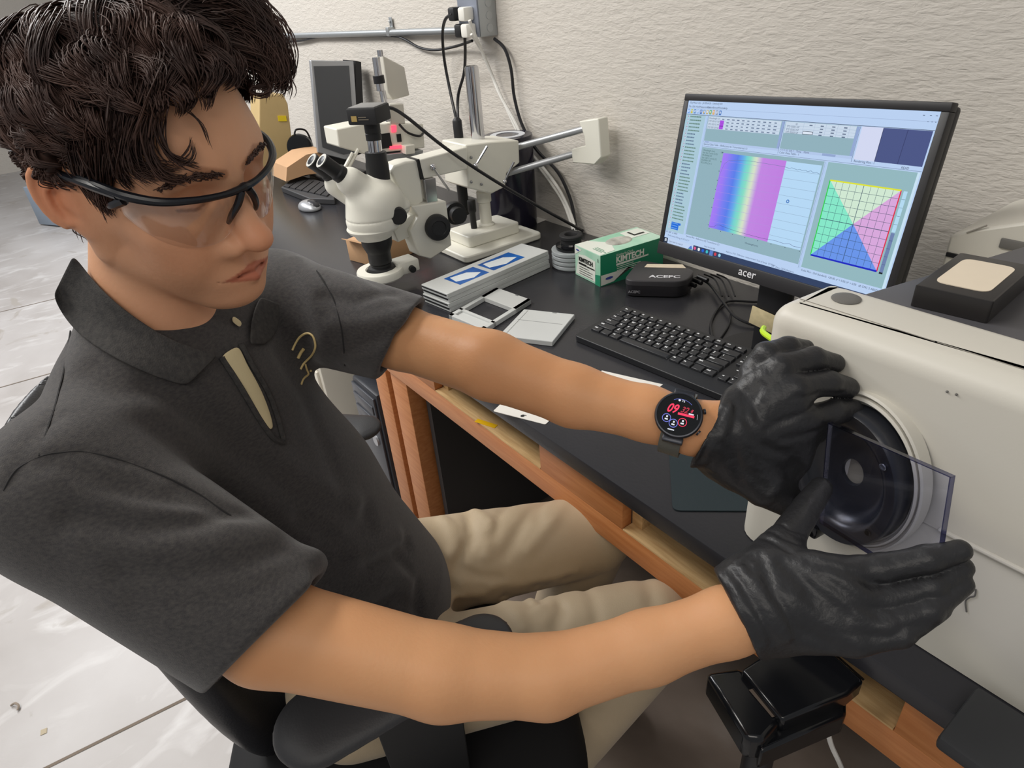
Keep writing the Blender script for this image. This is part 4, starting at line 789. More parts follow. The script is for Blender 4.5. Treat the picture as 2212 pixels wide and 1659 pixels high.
for (a, b, XX) in (((757, 392), (694, 347), XS), ((735, 392), (672, 346), XS-0.075)):
    A_, B_ = Sx(*a, XX), Sx(*b, XX); ax = (B_-A_)/np.linalg.norm(B_-A_); L_ = np.linalg.norm(B_-A_)
    m = MB(); m.lathe([(0.0200, -0.01), (0.0205, L_*0.45), (0.0175, L_*0.50), (0.0175, L_*0.86), (0.0185, L_*0.90), (0.0185, L_-0.001), (0.0165, L_)], A_, ax, n=32); m.build('eyepiece', rub, t, world=True)
    m = MB(); m.lathe([(0.0175, L_+0.0005), (0.0120, L_+0.0005), (0.0120, L_-0.002)], A_, ax, n=32); m.build('eyepiece_rim', white, t, world=True)
    m = MB(); m.lathe([(0.0120, L_+0.0008), (0.0, L_+0.0012)], A_, ax, n=24); m.build('eyepiece_lens', blkg, t, world=True)
c_ = Sx(859, 465, XS+0.055); m = MB(); m.lathe([(0.017, -0.03), (0.019, -0.012), (0.021, -0.008), (0.021, 0.010), (0.018, 0.013), (0.0, 0.013)], c_, dv, n=32); m.build('zoom_knob', rub, t, world=True)
A_, B_ = Sx(819, 392), Sx(811, 328); m = MB(); ax = (B_-A_)/np.linalg.norm(B_-A_); L_ = np.linalg.norm(B_-A_); m.lathe([(0.0275, -0.004), (0.0275, L_*0.55), (0.0255, L_*0.75), (0.0250, L_)], A_, ax, n=32); m.build('camera_tube', rub, t, world=True)
C1_ = Sx(808, 302); m = MB(); m.cyl(B_, C1_, 0.0165, n=28); m.build('camera_tube', chrome, t, world=True, label='chrome camera tube section')
D_ = Sx(803, 268); m = MB(); ax = (D_-C1_)/np.linalg.norm(D_-C1_); L_ = np.linalg.norm(D_-C1_); m.lathe([(0.0185, 0), (0.0185, L_*0.4), (0.0178, L_*0.42), (0.0178, L_*0.46), (0.0185, L_*0.48), (0.0185, L_)], C1_, ax, n=28); m.build('camera_adapter', rub, t, world=True)
cc_ = Sx(797, 246); m = MB(); m.box(cc_, (0.074, 0.074, 0.036), M=rot(0.62, 'Z'), bev=0.004); m.build('camera_body', blkm, t, world=True)
m = MB(); m.box(cc_+nv((0, 0, 0.0185)), (0.066, 0.066, 0.002), M=rot(0.62, 'Z'), bev=0.0006); m.build('camera_top', mat('camera_top_grey', (120, 120, 120), 0.4), t, world=True)
u = Vector((math.cos(0.62), math.sin(0.62), 0)); m = MB(); fr = frame(Vector(cc_)+Vector((u.y, -u.x, 0))*0.0375, u, (0, 0, 1)); m.prism([(-0.026, -0.010), (-0.012, -0.010), (-0.012, 0.002), (-0.026, 0.002)], 0.0, 0.0004, fr); m.build('label', mat('label_gold', (176, 150, 90), 0.5), t, world=True)
m = MB()
for k in range(2): m.prism([(-0.008, -0.007+k*0.005), (0.018-k*0.006, -0.007+k*0.005), (0.018-k*0.006, -0.005+k*0.005), (-0.008, -0.005+k*0.005)], 0.0, 0.0004, fr)
m.build('label_print', mat('label_print', (120, 112, 98), 0.5), t, world=True)
m = MB(); e0 = Sx(846, 236, XS-0.03); e9 = at(1262, 497, Y=1.255); pts = [Sx(832, 232, XS-0.03), Sx(852, 236, XS-0.03), Sx(885, 258, XS-0.01)]
for (x, y, X) in ((960, 318, -1.47), (1060, 385, -1.44), (1160, 444, -1.40)): pts.append(Sx(x, y, X))
pts += [at(1225, 480, Y=1.18), at(1258, 498, Z=ZD+0.005)]
m.tube(pts, 0.0042, n=10); tag(m.build('camera_cable', blk), 'thick black cable running diagonally from the microscope camera down to the worktop', 'cable')

# parcel behind the microscope, film roll, tube
card = mat('cardboard', (196, 156, 118), 0.75, var=0.08, vscale=8)
t = thing('cardboard_box', 'small brown cardboard box on the worktop behind the microscope lens', 'box', (-1.72, 0.78, ZD))
m = MB(); m.box((-1.735, 0.800, ZD+0.032), (0.13, 0.20, 0.062), M=rot(0.25, 'Z'), bev=0.001); m.build('carton', card, t, world=True)
m = MB(); m.box((-1.70, 0.705, ZD+0.066), (0.12, 0.05, 0.0015), M=rot(0.25, 'Z')@rot(-0.4, 'X')); m.build('flap', card, t, world=True)
RX, RY = -1.66, 1.205
t = thing('film_roll', 'dark purple-black roll of film standing on end behind the boom stand pole', 'roll', (RX, RY, ZD))
m = MB(); m.lathe([(0.034, 0.0008), (0.073, 0.0008), (0.074, 0.004), (0.074, 0.268), (0.073, 0.272), (0.034, 0.272)], (RX, RY, ZD), n=48); m.build('film', mat('film_dark', (30, 28, 42), 0.18), t, world=True)
m = MB(); m.lathe([(0.052, 0.266), (0.052, 0.2735), (0.034, 0.2735), (0.032, 0.05)], (RX, RY, ZD), n=48); m.build('core', mat('core_pale', (200, 202, 206), 0.5), t, world=True)
t = thing('cable_connector', 'black barrel connectors hanging on the cords behind the microscope boom', 'connector', at(993, 290, X=-1.62))
m = MB(); m.lathe([(0.012, 0.0), (0.013, 0.004), (0.013, 0.075), (0.010, 0.080), (0.005, 0.085)], at(994, 322, X=-1.64), n=20); m.build('connector_body', rub, t, world=True)
m = MB(); m.lathe([(0.015, 0), (0.015, 0.11), (0.011, 0.115)], at(1004, 462, X=-1.64), (0, 0, 1), n=20); m.build('connector_body', rub, t, world=True)
t = thing('black_tube', 'short slim black tube standing upright on the white microscope base block', 'black_tube', at(1028, 480, Z=ZD+0.05))  # plain upright black tube of unknown use
p = at(1024, 492, Z=ZD+0.053); p[1] -= 0.0
m = MB(); m.lathe([(0.009, 0), (0.009, 0.045), (0.012, 0.05), (0.012, 0.08), (0.010, 0.083)], (p[0]-0.0, p[1], ZD+0.0525), n=18); m.build('tube_body', rub, t, world=True)

# ================================================================ wall fittings and cords
galv = mat('galvanised', (176, 180, 182), 0.42, metal=0.7, var=0.1)
t = thing('outlet_box', 'grey metal outlet box with knockouts on the wall, plugs in its front', 'outlet', at(1050, 40, Y=1.3))
p0 = at(1040, 80, Y=1.245); p1 = at(1072, 80, Y=1.3); zt_ = at(1045, -60, Y=1.27)[2]; zb_ = at(1050, 78, Y=1.27)[2]
bxl = at(1030, 75, Y=1.245)[0]; 
xr = at(1074, 60, Y=1.298)[0]; xl = xr-0.105
m = MB(); m.box(((xl+xr)/2, 1.268, (zt_+zb_)/2), (xr-xl, 0.062, zt_-zb_), bev=0.002); m.build('box', galv, t, world=True)
m = MB()
for k in range(4):
    for j in range(1): m.cyl((xr, 1.272, zb_+0.022+k*0.032), (xr+0.0015, 1.272, zb_+0.022+k*0.032), 0.011, n=20)
m.build('knockout', galv, t, world=True)
m = MB(); m.box(((xl+xr)/2, 1.2345, (zt_+zb_)/2), (xr-xl-0.004, 0.004, zt_-zb_-0.004), bev=0.001); m.build('cover_plate', mat('plate_grey', (150, 156, 170), 0.4, metal=0.4), t, world=True)
XW = (xl+xr)/2
def plug(x, y, dirx, m_, label, name='plug'):
    p = at(x, y, Y=1.215); o = thing(name, label, 'plug', p); m = MB(); m.box(p, (0.034, 0.036, 0.036), bev=0.006); m.build('plug_body', m_, o, world=True); return p
pw = plug(1006, 30, 0, white, 'white plug in the upper socket of the wall outlet box'); pb = plug(984, 30, 0, rub, 'black plug in the upper left of the wall outlet box')
pw2 = plug(1012, 66, 0, white, 'white plug in the lower socket of the wall outlet box'); pb2 = plug(998, 66, 0, rub, 'black plug hanging low beside the lower white plug')
t = thing('conduit', 'thin galvanised conduit pipe running level along the wall to the outlet box', 'pipe', at(800, 70, Y=1.29))
m = MB(); pr = at(1000, 66, Y=1.285); pl = at(634, 77, Y=1.285); dpl = (pl-pr); m.tube([pr, pr+dpl*0.5, pl, pr+dpl*3.2], 0.0115, n=14, smooth=False); m.build('pipe', galv, t, world=True)
m = MB(); pc = at(843, 68, Y=1.285); m.box(pc+nv((0, 0.0, 0.0)), (0.022, 0.028, 0.030), bev=0.004); m.box(pc+nv((0.0, 0.008, 0.028)), (0.022, 0.003, 0.035), bev=0.001); m.sphere(pc+nv((0, 0.004, 0.032)), 0.005); m.build('clamp', galv, t, world=True)
def cord(pts, r, m_, label, Y=1.27):
    P_ = [at(p[0], p[1], Y=(p[2] if len(p) > 2 else Y)) for p in pts]; tag(MB().tube(P_, r, n=8).build('power_cord', m_), label, 'cord')
cord([(978, 30, 1.20), (962, 42, 1.21), (956, 75, 1.24), (960, 130), (972, 195), (984, 250, 1.25), (992, 285, 1.2)], 0.0048, blk, 'black cord curving down from the upper plug, outermost of the hanging pair')
cord([(1004, 80, 1.21), (1005, 120, 1.24), (1002, 160), (990, 205), (989, 250, 1.25), (994, 290, 1.2)], 0.0048, blk, 'black cord dropping from the lower plug, inner one of the hanging pair')
cord([(610, 92, 1.285), (650, 88, 1.285), (690, 80, 1.285), (740, 79, 1.285), (843, 78, 1.285), (872, 84, 1.285), (905, 102, 1.285), (940, 108, 1.285), (985, 100, 1.28), (1020, 88, 1.25)], 0.0042, blk, 'black cord running under the conduit along the wall')
cord([(1068, 84, 1.28), (1090, 105, 1.28), (1104, 150, 1.28), (1111, 210, 1.28), (1128, 270, 1.28), (1160, 325, 1.28), (1205, 372, 1.28), (1232, 430, 1.28), (1241, 475, 1.27), (1246, 495, 1.25)], 0.0048, blk, 'long black cord falling from under the outlet box to the worktop')
wc = mat('cord_white', (222, 220, 214), 0.5)
cord([(1014, 44, 1.2), (1032, 90, 1.23), (1058, 150), (1080, 205), (1112, 262), (1140, 320), (1175, 365), (1205, 405), (1228, 450), (1245, 500, 1.25)], 0.0048, wc, 'white cord falling from the upper plug, nearest the black cord')
cord([(1018, 74, 1.2), (1040, 110, 1.24), (1066, 170), (1090, 225), (1118, 285), (1150, 340), (1190, 395), (1218, 440), (1238, 496, 1.25)], 0.0042, wc, 'white cord falling from the lower plug down to the stacked dishes')

# ================================================================ far end of the bench
t = thing('compound_microscope', 'white microscope with a red-lit stage and tall camera column, far along the bench', 'microscope', at(850, 345, X=-2.05)); XB = -2.05
m = MB(); slab(m, [(726, 279), (790, 266), (915, 268), (918, 320), (790, 334), (733, 318)], XB, 0.10); m.build('body', cw, t, world=True, bev=0.004)
m = MB(); slab(m, [(820, 290), (842, 287), (848, 318), (824, 322)], XB+0.003, 0.006); m.build('stage_opening', rub, t, world=True)
m = MB(); slab(m, [(857, 290), (866, 289), (868, 306), (859, 307)], XB+0.003, 0.006); m.build('stage_slot', rub, t, world=True)
m = MB(); slab(m, [(842, 316), (868, 314), (868, 320), (843, 322)], XB+0.004, 0.004); m.build('indicator_lamp', mat('red_glow', (200, 40, 50), 0.4, emit=(255, 60, 80), estr=2.5), t, world=True, label='glowing red lamp')
m = MB(); slab(m, [(846, 272), (856, 271), (856, 285), (847, 286)], XB+0.004, 0.004); m.build('indicator_lamp', MATS['red_glow'], t, world=True, label='glowing red lamp')
m = MB(); slab(m, [(876, 315), (896, 312), (897, 332), (877, 334)], XB+0.03, 0.04); m.build('stage_bracket', cw, t, world=True, bev=0.002)
m = MB(); slab(m, [(818, 336), (915, 324), (912, 340), (830, 352)], XB+0.01, 0.12); m.build('stage', galv, t, world=True, bev=0.002)
m = MB(); slab(m, [(826, 119), (874, 145), (885, 206), (849, 216), (838, 200)], XB-0.03, 0.05); m.build('camera_housing', beige, t, world=True, bev=0.003)
for (a, b, r_) in (((812, 124), (822, 196), 0.012), ((820, 108), (822, 122), 0.009), ((826, 196), (838, 262), 0.010)):
    m = MB(); m.cyl(Sx(*a, XB), Sx(*b, XB), r_, n=16); m.build('column_tube', chrome, t, world=True)
m = MB(); m.cyl(Sx(817, 163, XB), Sx(820, 180, XB), 0.0175, n=16); m.build('collar', blk, t, world=True)
m = MB(); slab(m, [(842, 226), (872, 224), (876, 268), (845, 270)], XB, 0.04); m.build('lamp_housing', beige, t, world=True, bev=0.003)
for q in ((740, 330), (752, 322)):
    m = MB(); m.tube([Sx(q[0]+22, q[1], XB), Sx(q[0]-10, q[1]+60, XB)], 0.006, smooth=False); m.build('leg_strut', cw, t, world=True)
p = Sx(850, 345, XB); m = MB(); m.box((XB-0.05, p[1], (p[2]+ZD)/2), (0.08, 0.10, p[2]-ZD-0.005), bev=0.004); m.build('column', cw, t, world=True)
m = MB(); m.box((XB-0.04, p[1]+0.0, ZD+0.013), (0.18, 0.26, 0.025), bev=0.006); m.build('foot', cw, t, world=True)
m = MB(); m.tube([Sx(862, 268, XB+0.01), Sx(880, 286, XB+0.02), Sx(905, 294, XB+0.02), Sx(914, 288, XB)], 0.004); m.build('lead', blk, t, world=True)

XM = -2.70
t = thing('monitor', 'old silver-framed monitor with a dark screen at the far end of the bench', 'monitor', at(730, 340, X=XM))
m = MB(); slab(m, [(671, 130), (764, 132), (770, 215), (783, 332), (745, 345), (688, 330)], XM, 0.02); m.build('front_frame', silv, t, world=True, bev=0.003)
m = MB(); slab(m, [(678, 143), (754, 142), (768, 330), (742, 334), (697, 318)], XM+0.003, 0.01); m.build('screen', mat('dead_screen', (78, 80, 84), 0.3), t, world=True)
m = MB(); q = [at(x, y, X=XM) for x, y in ((768, 131), (780, 134), (790, 330), (770, 335))]; m.add([tuple(p) for p in q]+[(p[0]-0.12, p[1], p[2]) for p in q], [[0, 1, 2, 3], [7, 6, 5, 4], [0, 4, 5, 1], [1, 5, 6, 2], [2, 6, 7, 3], [3, 7, 4, 0]]); m.build('back_cover', blk, t, world=True)
p = at(735, 335, X=XM); m = MB(); m.box((XM-0.06, p[1], ZD+0.010), (0.16, 0.2, 0.018), bev=0.004); m.box((XM-0.06, p[1], (p[2]+ZD)/2+0.02), (0.03, 0.08, p[2]-ZD+0.04)); m.build('stand', blk, t, world=True)
t = thing('keyboard', 'black keyboard lying tilted on the far part of the worktop beside the mouse', 'keyboard', at(660, 410, Z=ZD))
m = MB(); flat_quad(m, [(607, 404), (642, 377), (720, 398), (722, 430), (668, 428)], ZD+0.0005, ZD+0.022); m.build('case', mat('old_keyboard', (58, 58, 60), 0.6), t, world=True, bev=0.003)
for k in range(7):
    m = MB(); f = k/7; a = (612+f*0, 402); x0 = 612+(646-612)*0+f*96; flat_quad(m, [(x0, 401+f*22), (x0+28, 382+f*17), (x0+38, 385+f*17), (x0+11, 404+f*22)], ZD+0.022, ZD+0.027); m.build('key_row', mat('old_keys%d' % k, (50, 50, 52), 0.6), t, world=True)
t = thing('computer_mouse', 'silver and black computer mouse on the worktop in front of the old keyboard', 'mouse', at(668, 448, Z=ZD))
c_ = at(668, 444, Z=ZD+0.012)
def mouse_sdf(P): return smax(sd_ell(P, (c_[0], c_[1], ZD+0.006), (0.060, 0.038, 0.026)), ZD+0.0006-P[:, 2], 0.003)
V, F = surface_net(mouse_sdf, (c_[0]-0.07, c_[1]-0.05, ZD-0.01), (c_[0]+0.07, c_[1]+0.05, ZD+0.045), 0.003); np_mesh('shell', relax(V, F, 1), F, silv, t)
m = MB(); m.sphere((c_[0]+0.016, c_[1]+0.006, ZD+0.014), (0.040, 0.024, 0.021)); m.build('top_cover', mat('mouse_dark', (48, 48, 52), 0.3), t, world=True)
t = thing('cardboard_box', 'open brown cardboard box beside the far monitor', 'box', at(650, 380, X=-2.85))
m = MB(); slab(m, [(618, 392), (620, 362), (662, 334), (706, 326), (704, 372), (660, 378)], -2.72, 0.16); m.build('carton', card, t, world=True)
t = thing('desk_speaker', 'round black speaker with a chrome-ringed cone behind the far cardboard box', 'speaker', at(650, 330, X=-2.95))
c_ = at(648, 318, X=-2.90); m = MB(); m.lathe([(0.050, -0.04), (0.055, 0.0), (0.052, 0.010), (0.042, 0.012)], c_, (0.85, -0.5, 0.1), n=36); m.build('housing', blkg, t, world=True)
m = MB(); m.lathe([(0.042, 0.010), (0.038, 0.012), (0.032, 0.006), (0.012, 0.001), (0.0, 0.008)], c_, (0.85, -0.5, 0.1), n=36); m.build('cone', chrome, t, world=True)
m = MB(); m.tube([at(636, 292, X=-2.9), at(640, 280, X=-2.9), at(660, 282, X=-2.9), at(672, 305, X=-2.9), at(676, 325, X=-2.9)], 0.004); m.build('lead', blk, t, world=True)
m = MB(); m.box((c_[0]-0.03, c_[1]+0.01, (c_[2]+ZD)/2-0.02), (0.06, 0.06, c_[2]-ZD-0.045), bev=0.004); m.build('stand', blk, t, world=True)
t = thing('metal_case', 'tan-coloured upright metal case seen just past the glasses', 'case', at(610, 330, X=-3.1))
m = MB(); slab(m, [(560, 206), (612, 203), (622, 225), (634, 330), (634, 372), (560, 372)], -3.1, 0.12); m.build('body', mat('tan_metal', (196, 170, 120), 0.5, var=0.1), t, world=True, bev=0.004)
m = MB(); slab(m, [(600, 250), (618, 250), (620, 262), (602, 262)], -3.097, 0.01); m.build('label', mat('label_yellow', (236, 206, 40), 0.5), t, world=True)
# small blue-grey panel on the floor behind the ear
t = thing('floor_box', 'low blue-grey box on the floor behind the ear of the seated person', 'box', at(125, 495, Z=0))
m = MB(); p = at(128, 492, Z=0.0); m.box((p[0]-0.15, p[1]+0.1, 0.16), (0.35, 0.30, 0.30), M=rot(0.5, 'Z'), bev=0.004); m.build('body', mat('blue_grey', (150, 162, 176), 0.5), t, world=True)
# ================================================================ the seated person
person = thing('person', 'seated person in a dark grey polo shirt, khaki trousers, safety glasses and black gloves', 'person', (-0.70, 0.17, 0.0))
# head frame: x forward, y to the person's left, z up
def eulz(a):
    return np.array((rot(a[0], 'Z')@rot(a[1], 'Y')@rot(a[2], 'X')).to_3x3())
HM = eulz((0.461, 0.173, 0.077)); HC = nv((-0.699, 0.103, 1.296))
def hw(p): return HC+HM@nv(p)
def head_sdf(Q):
    """Q in head coordinates (mirrored halves share |y|)"""
    P = Q.copy(); Y = P[:, 1].copy(); P[:, 1] = np.abs(Y)
    d = sd_ell(P, (-0.012, 0, 0.036), (0.098, 0.077, 0.084))
    d = smin(d, sd_ell(P, (0.030, 0, -0.002), (0.067, 0.067, 0.075)), 0.03)
    d = smin(d, sd_ell(P, (0.036, 0, 0.050), (0.060, 0.066, 0.050)), 0.03)
    d = smin(d, sd_ell(P, (0.046, 0, -0.062), (0.046, 0.040, 0.052)), 0.03)
    jaw = np.minimum(sd_cone(P, (-0.004, 0.058, -0.052), (0.060, 0.018, -0.098), 0.014, 0.013), sd_cone(P, (-0.004, 0.060, -0.052), (-0.006, 0.064, 0.0), 0.014, 0.012))
    d = smin(d, jaw, 0.035)
    d = smin(d, sd_ell(P, (0.079, 0, -0.099), (0.017, 0.020, 0.015)), 0.022)                # chin
    d = smin(d, sd_ell(P, (0.062, 0.044, -0.020), (0.020, 0.020, 0.018)), 0.03)             # cheekbone
    d = smin(d, sd_ell(P, (0.058, 0.034, -0.052), (0.026, 0.022, 0.026)), 0.03)             # cheek
    d = smin(d, sd_cone(P, (0.086, 0.010, 0.029), (0.072, 0.048, 0.028), 0.010, 0.009), 0.03)   # brow
    d = smax(d, -sd_ell(P, (0.103, 0.032, 0.006), (0.020, 0.019, 0.013)), 0.014)            # eye socket
    d = smin(d, sd_ell(P, (0.0755, 0.032, 0.004), (0.0135, 0.0155, 0.0125)), 0.005)         # lid
    # nose
    n = sd_cone(P, (0.085, 0, 0.022), (0.1110, 0, -0.034), 0.0085, 0.0115)
    n = smin(n, sd_ell(P, (0.1150, 0, -0.0375), (0.0135, 0.0135, 0.0115)), 0.008)
    n = smin(n, sd_ell(P, (0.0985, 0.0165, -0.0435), (0.0125, 0.0085, 0.0090)), 0.007)
    n = smin(n, sd_cone(P, (0.090, 0, -0.046), (0.104, 0, -0.043), 0.006, 0.004), 0.006)
    d = smin(d, n, 0.014)
    d = smax(d, -sd_ell(P, (0.1025, 0.0065, -0.0465), (0.0062, 0.0028, 0.0038)), 0.002)
    # mouth
    d = smin(d, sd_ell(P, (0.078, 0, -0.074), (0.021, 0.028, 0.019)), 0.016)
    lip = smin(sd_cone(P, (0.1000, 0.0, -0.0698), (0.0835, 0.0275, -0.0752), 0.0044, 0.0018), sd_cone(P, (0.0980, 0.0, -0.0797), (0.0838, 0.0245, -0.0768), 0.0072, 0.0024), 0.0010)
    d = smin(d, lip, 0.0035)
    d = smax(d, -sd_cone(P, (0.1050, 0.0, -0.0740), (0.0865, 0.0300, -0.0758), 0.0020, 0.0012), 0.0020)
    d = smax(d, -sd_ell(P, (0.103, 0, -0.0575), (0.006, 0.0030, 0.010)), 0.008)             # philtrum
    # temples slightly hollow
    d = smax(d, -sd_ell(P, (0.050, 0.090, 0.028), (0.035, 0.014, 0.03)), 0.03)
    return d
EARR = np.array((rot(math.radians(22), 'Z')@rot(math.radians(-14), 'Y')).to_3x3())
def ear_sdf(Q):
    P = Q.copy(); P[:, 1] = np.abs(P[:, 1]); c = nv((-0.012, 0.079, -0.004)); q = (P-c)@np.array((rot(math.radians(-24), 'Z')@rot(math.radians(-16), 'Y')).to_3x3())
    # local: x forward, y out, z up
    d = sd_ell(q, (0, 0, 0.004), (0.019, 0.0075, 0.031)); d = smin(d, sd_ell(q, (0.006, 0.0, -0.025), (0.010, 0.005, 0.011)), 0.008)
    d = smax(d, -sd_ell(q, (0.003, 0.009, 0.006), (0.0125, 0.0085, 0.0215)), 0.004)
    ring = [(0.017*math.cos(a)-0.001, 0.005, 0.028*math.sin(a)+0.005) for a in np.linspace(-0.1, 4.1, 12)]
    d = smin(d, sd_chain(q, ring, [0.0022]+[0.0036]*10+[0.0025]), 0.003)
    anti = [(0.008*math.cos(a)-0.002, 0.006, 0.017*math.sin(a)+0.0) for a in np.linspace(1.4, 4.4, 7)]
    d = smin(d, sd_chain(q, anti, [0.0022]*7), 0.004)
    d = smax(d, -sd_ell(q, (0.006, 0.007, -0.006), (0.006, 0.009, 0.009)), 0.003)
    d = smin(d, sd_ell(q, (0.0125, 0.004, -0.007), (0.0035, 0.0035, 0.005)), 0.004)
    d = smin(d, sd_cone(q, (0.004, -0.012, -0.002), (0.004, 0, 0.0), 0.012, 0.006), 0.006)
    return d
NB = nv((-0.745, 0.060, 1.135))                    # base of the neck
nbl = HM.T@(NB-HC)
def headneck(Q):
    d = head_sdf(Q); d = smin(d, ear_sdf(Q), 0.004)
    nk = sd_cone(Q, (-0.022, 0, -0.045), nbl, 0.052, 0.060); d = smin(d, nk, 0.022)
    d = smin(d, sd_cone(Q, nbl, nbl+nv((0.02, 0, -0.05)), 0.058, 0.075), 0.03)
    return d
V, F = surface_net(headneck, (-0.14, -0.125, -0.24), (0.14, 0.125, 0.135), 0.0016)
V = relax(V, F, 1, 0.35)
def g3(Q, c, r): return np.exp(-(((Q-nv(c))/nv(r))**2).sum(1))
P_ = V.copy(); P_[:, 1] = np.abs(P_[:, 1])
col = np.ones((len(V), 3))*nv((1.04, 1.08, 1.30))
def blend(w, c): 
    global col; col = col*(1-w[:, None])+nv(c)*w[:, None]
blend(0.34*g3(P_, (0.064, 0.046, -0.035), (0.035, 0.022, 0.025)), (1.0, 0.66, 0.60))
blend(0.48*g3(P_, (0.118, 0, -0.036), (0.016, 0.016, 0.018)), (1.0, 0.58, 0.52))
blend(0.50*g3(P_, (-0.012, 0.088, 0.004), (0.03, 0.016, 0.035)), (1.0, 0.52, 0.42))
def yz(pts, rs, soft):
    Q2 = P_*nv((0, 1, 1)); return np.clip(1.0-sd_chain(Q2, [(0, a, b) for a, b in pts], rs)/soft, 0, 1)
lipw = np.maximum(yz([(0.0, -0.0712), (0.0045, -0.0706), (0.0262, -0.0752)], [0.0032, 0.0035, 0.0006], 0.0010), yz([(0.0, -0.0785), (0.023, -0.0764)], [0.0050, 0.0008], 0.0012))*(V[:, 0] > 0.075)
blend(0.85*lipw, (0.70, 0.42, 0.52))
blend(0.6*yz([(0.0, -0.0737), (0.029, -0.0757)], [0.0004, 0.0003], 0.0012)*(V[:, 0] > 0.07), (0.35, 0.18, 0.2))
brow = yz([(0.012, 0.0235), (0.030, 0.0300), (0.054, 0.0245)], [0.0036, 0.0044, 0.0018], 0.0022)*(V[:, 0] > 0.05)
fuzz = 0.75+0.25*np.sin(V[:, 1]*2600+V[:, 2]*900)
blend(0.55*brow, (0.40, 0.30, 0.27))
lash = yz([(0.019, 0.0), (0.033, -0.0035), (0.048, 0.0005)], [0.0007, 0.0011, 0.0008], 0.0012)*(V[:, 0] > 0.05)
blend(0.75*lash, (0.22, 0.14, 0.12))
blend(0.25*g3(P_, (0.088, 0.033, 0.006), (0.02, 0.02, 0.012)), (0.86, 0.60, 0.52))
VH = V@HM.T+HC; FH = F; CH = col
skin = mat('skin', (214, 160, 116), 0.48, rgb2=(204, 147, 103), vscale=9, bump=0.05, bscale=260, sss=0.12, attr=True, spec=0.3)
# ---- safety glasses (worn, but a thing of its own)
glass = clearmat('clear_lens', (250, 250, 250), 0.05, 0.04)
frm = mat('glasses_black', (22, 24, 30), 0.28)
gl = thing('safety_glasses', 'clear wraparound safety glasses with a black half frame on the face of the person', 'glasses', hw((0.10, 0, 0.0)))
def H(p): return Vector([float(v) for v in hw(p)])
bl = [(0.020, 0.080, 0.026), (0.046, 0.0805, 0.024), (0.068, 0.0765, 0.020), (0.088, 0.063, 0.015), (0.102, 0.042, 0.012), (0.109, 0.021, 0.010), (0.112, 0.006, 0.010)]
full = [(p[0], -p[1], p[2]) for p in bl]+[(0.1125, 0, 0.0105)]+bl[::-1]
rr = [0.0030, 0.0036, 0.0042, 0.0036, 0.0030, 0.0028, 0.0032, 0.0040, 0.0032, 0.0028, 0.0030, 0.0036, 0.0042, 0.0036, 0.0030]
MB().tube([H(p) for p in full], rr, n=10).build('brow_bar', frm, gl, world=True)
for s_ in (-1, 1):
    MB().tube([H((0.060, s_*0.0785, 0.020)), H((0.038, s_*0.0815, 0.023)), H((0.010, s_*0.082, 0.024)), H((-0.014, s_*0.082, 0.024)), H((-0.034, s_*0.082, 0.008)), H((-0.044, s_*0.080, -0.018))], [0.0042, 0.0042, 0.0034, 0.003, 0.003, 0.0025], n=10).build('temple_arm', frm, gl, world=True)
    MB().tube([H((0.064, s_*0.0775, 0.016)), H((0.052, s_*0.0800, 0.010)), H((0.046, s_*0.0805, 0.008))], [0.004, 0.0035, 0.002], n=8).build('hinge', frm, gl, world=True)
    MB().tube([H((0.1125, s_*0.004, 0.008)), H((0.1115, s_*0.009, -0.001)), H((0.1065, s_*0.0145, -0.011)), H((0.102, s_*0.0165, -0.019))], [0.0036, 0.0034, 0.003, 0.0018], n=8).build('nose_pad', frm, gl, world=True)
    # lens: curved sheet below the bar
    top = [(0.060, 0.0785, 0.019), (0.070, 0.0755, 0.019), (0.080, 0.0695, 0.017), (0.092, 0.0595, 0.014), (0.1025, 0.0415, 0.012), (0.1090, 0.0245, 0.010), (0.1113, 0.0145, 0.009), (0.1118, 0.0090, 0.008)]
    hts = [0.016, 0.028, 0.037, 0.044, 0.047, 0.042, 0.030, 0.014]; nr = 8; vs = []; fs = []
    for i, (p, h) in enumerate(zip(top, hts)):
        for k in range(nr+1):
            t_ = k/nr; c_ = 0.006*(t_**2); vs.append(H((p[0]-c_-0.002*t_, s_*(p[1]-c_*0.6), p[2]-h*t_)))
    for i in range(len(top)-1):
        for k in range(nr): fs.append([i*(nr+1)+k, (i+1)*(nr+1)+k, (i+1)*(nr+1)+k+1, i*(nr+1)+k+1])
    o = MB().add(vs, fs).build('lens', glass, gl, world=True, auto=180)
    sb = o.modifiers.new('smooth', 'SUBSURF'); sb.levels = 2; sb.render_levels = 2
    sd = o.modifiers.new('thick', 'SOLIDIFY'); sd.thickness = 0.0014
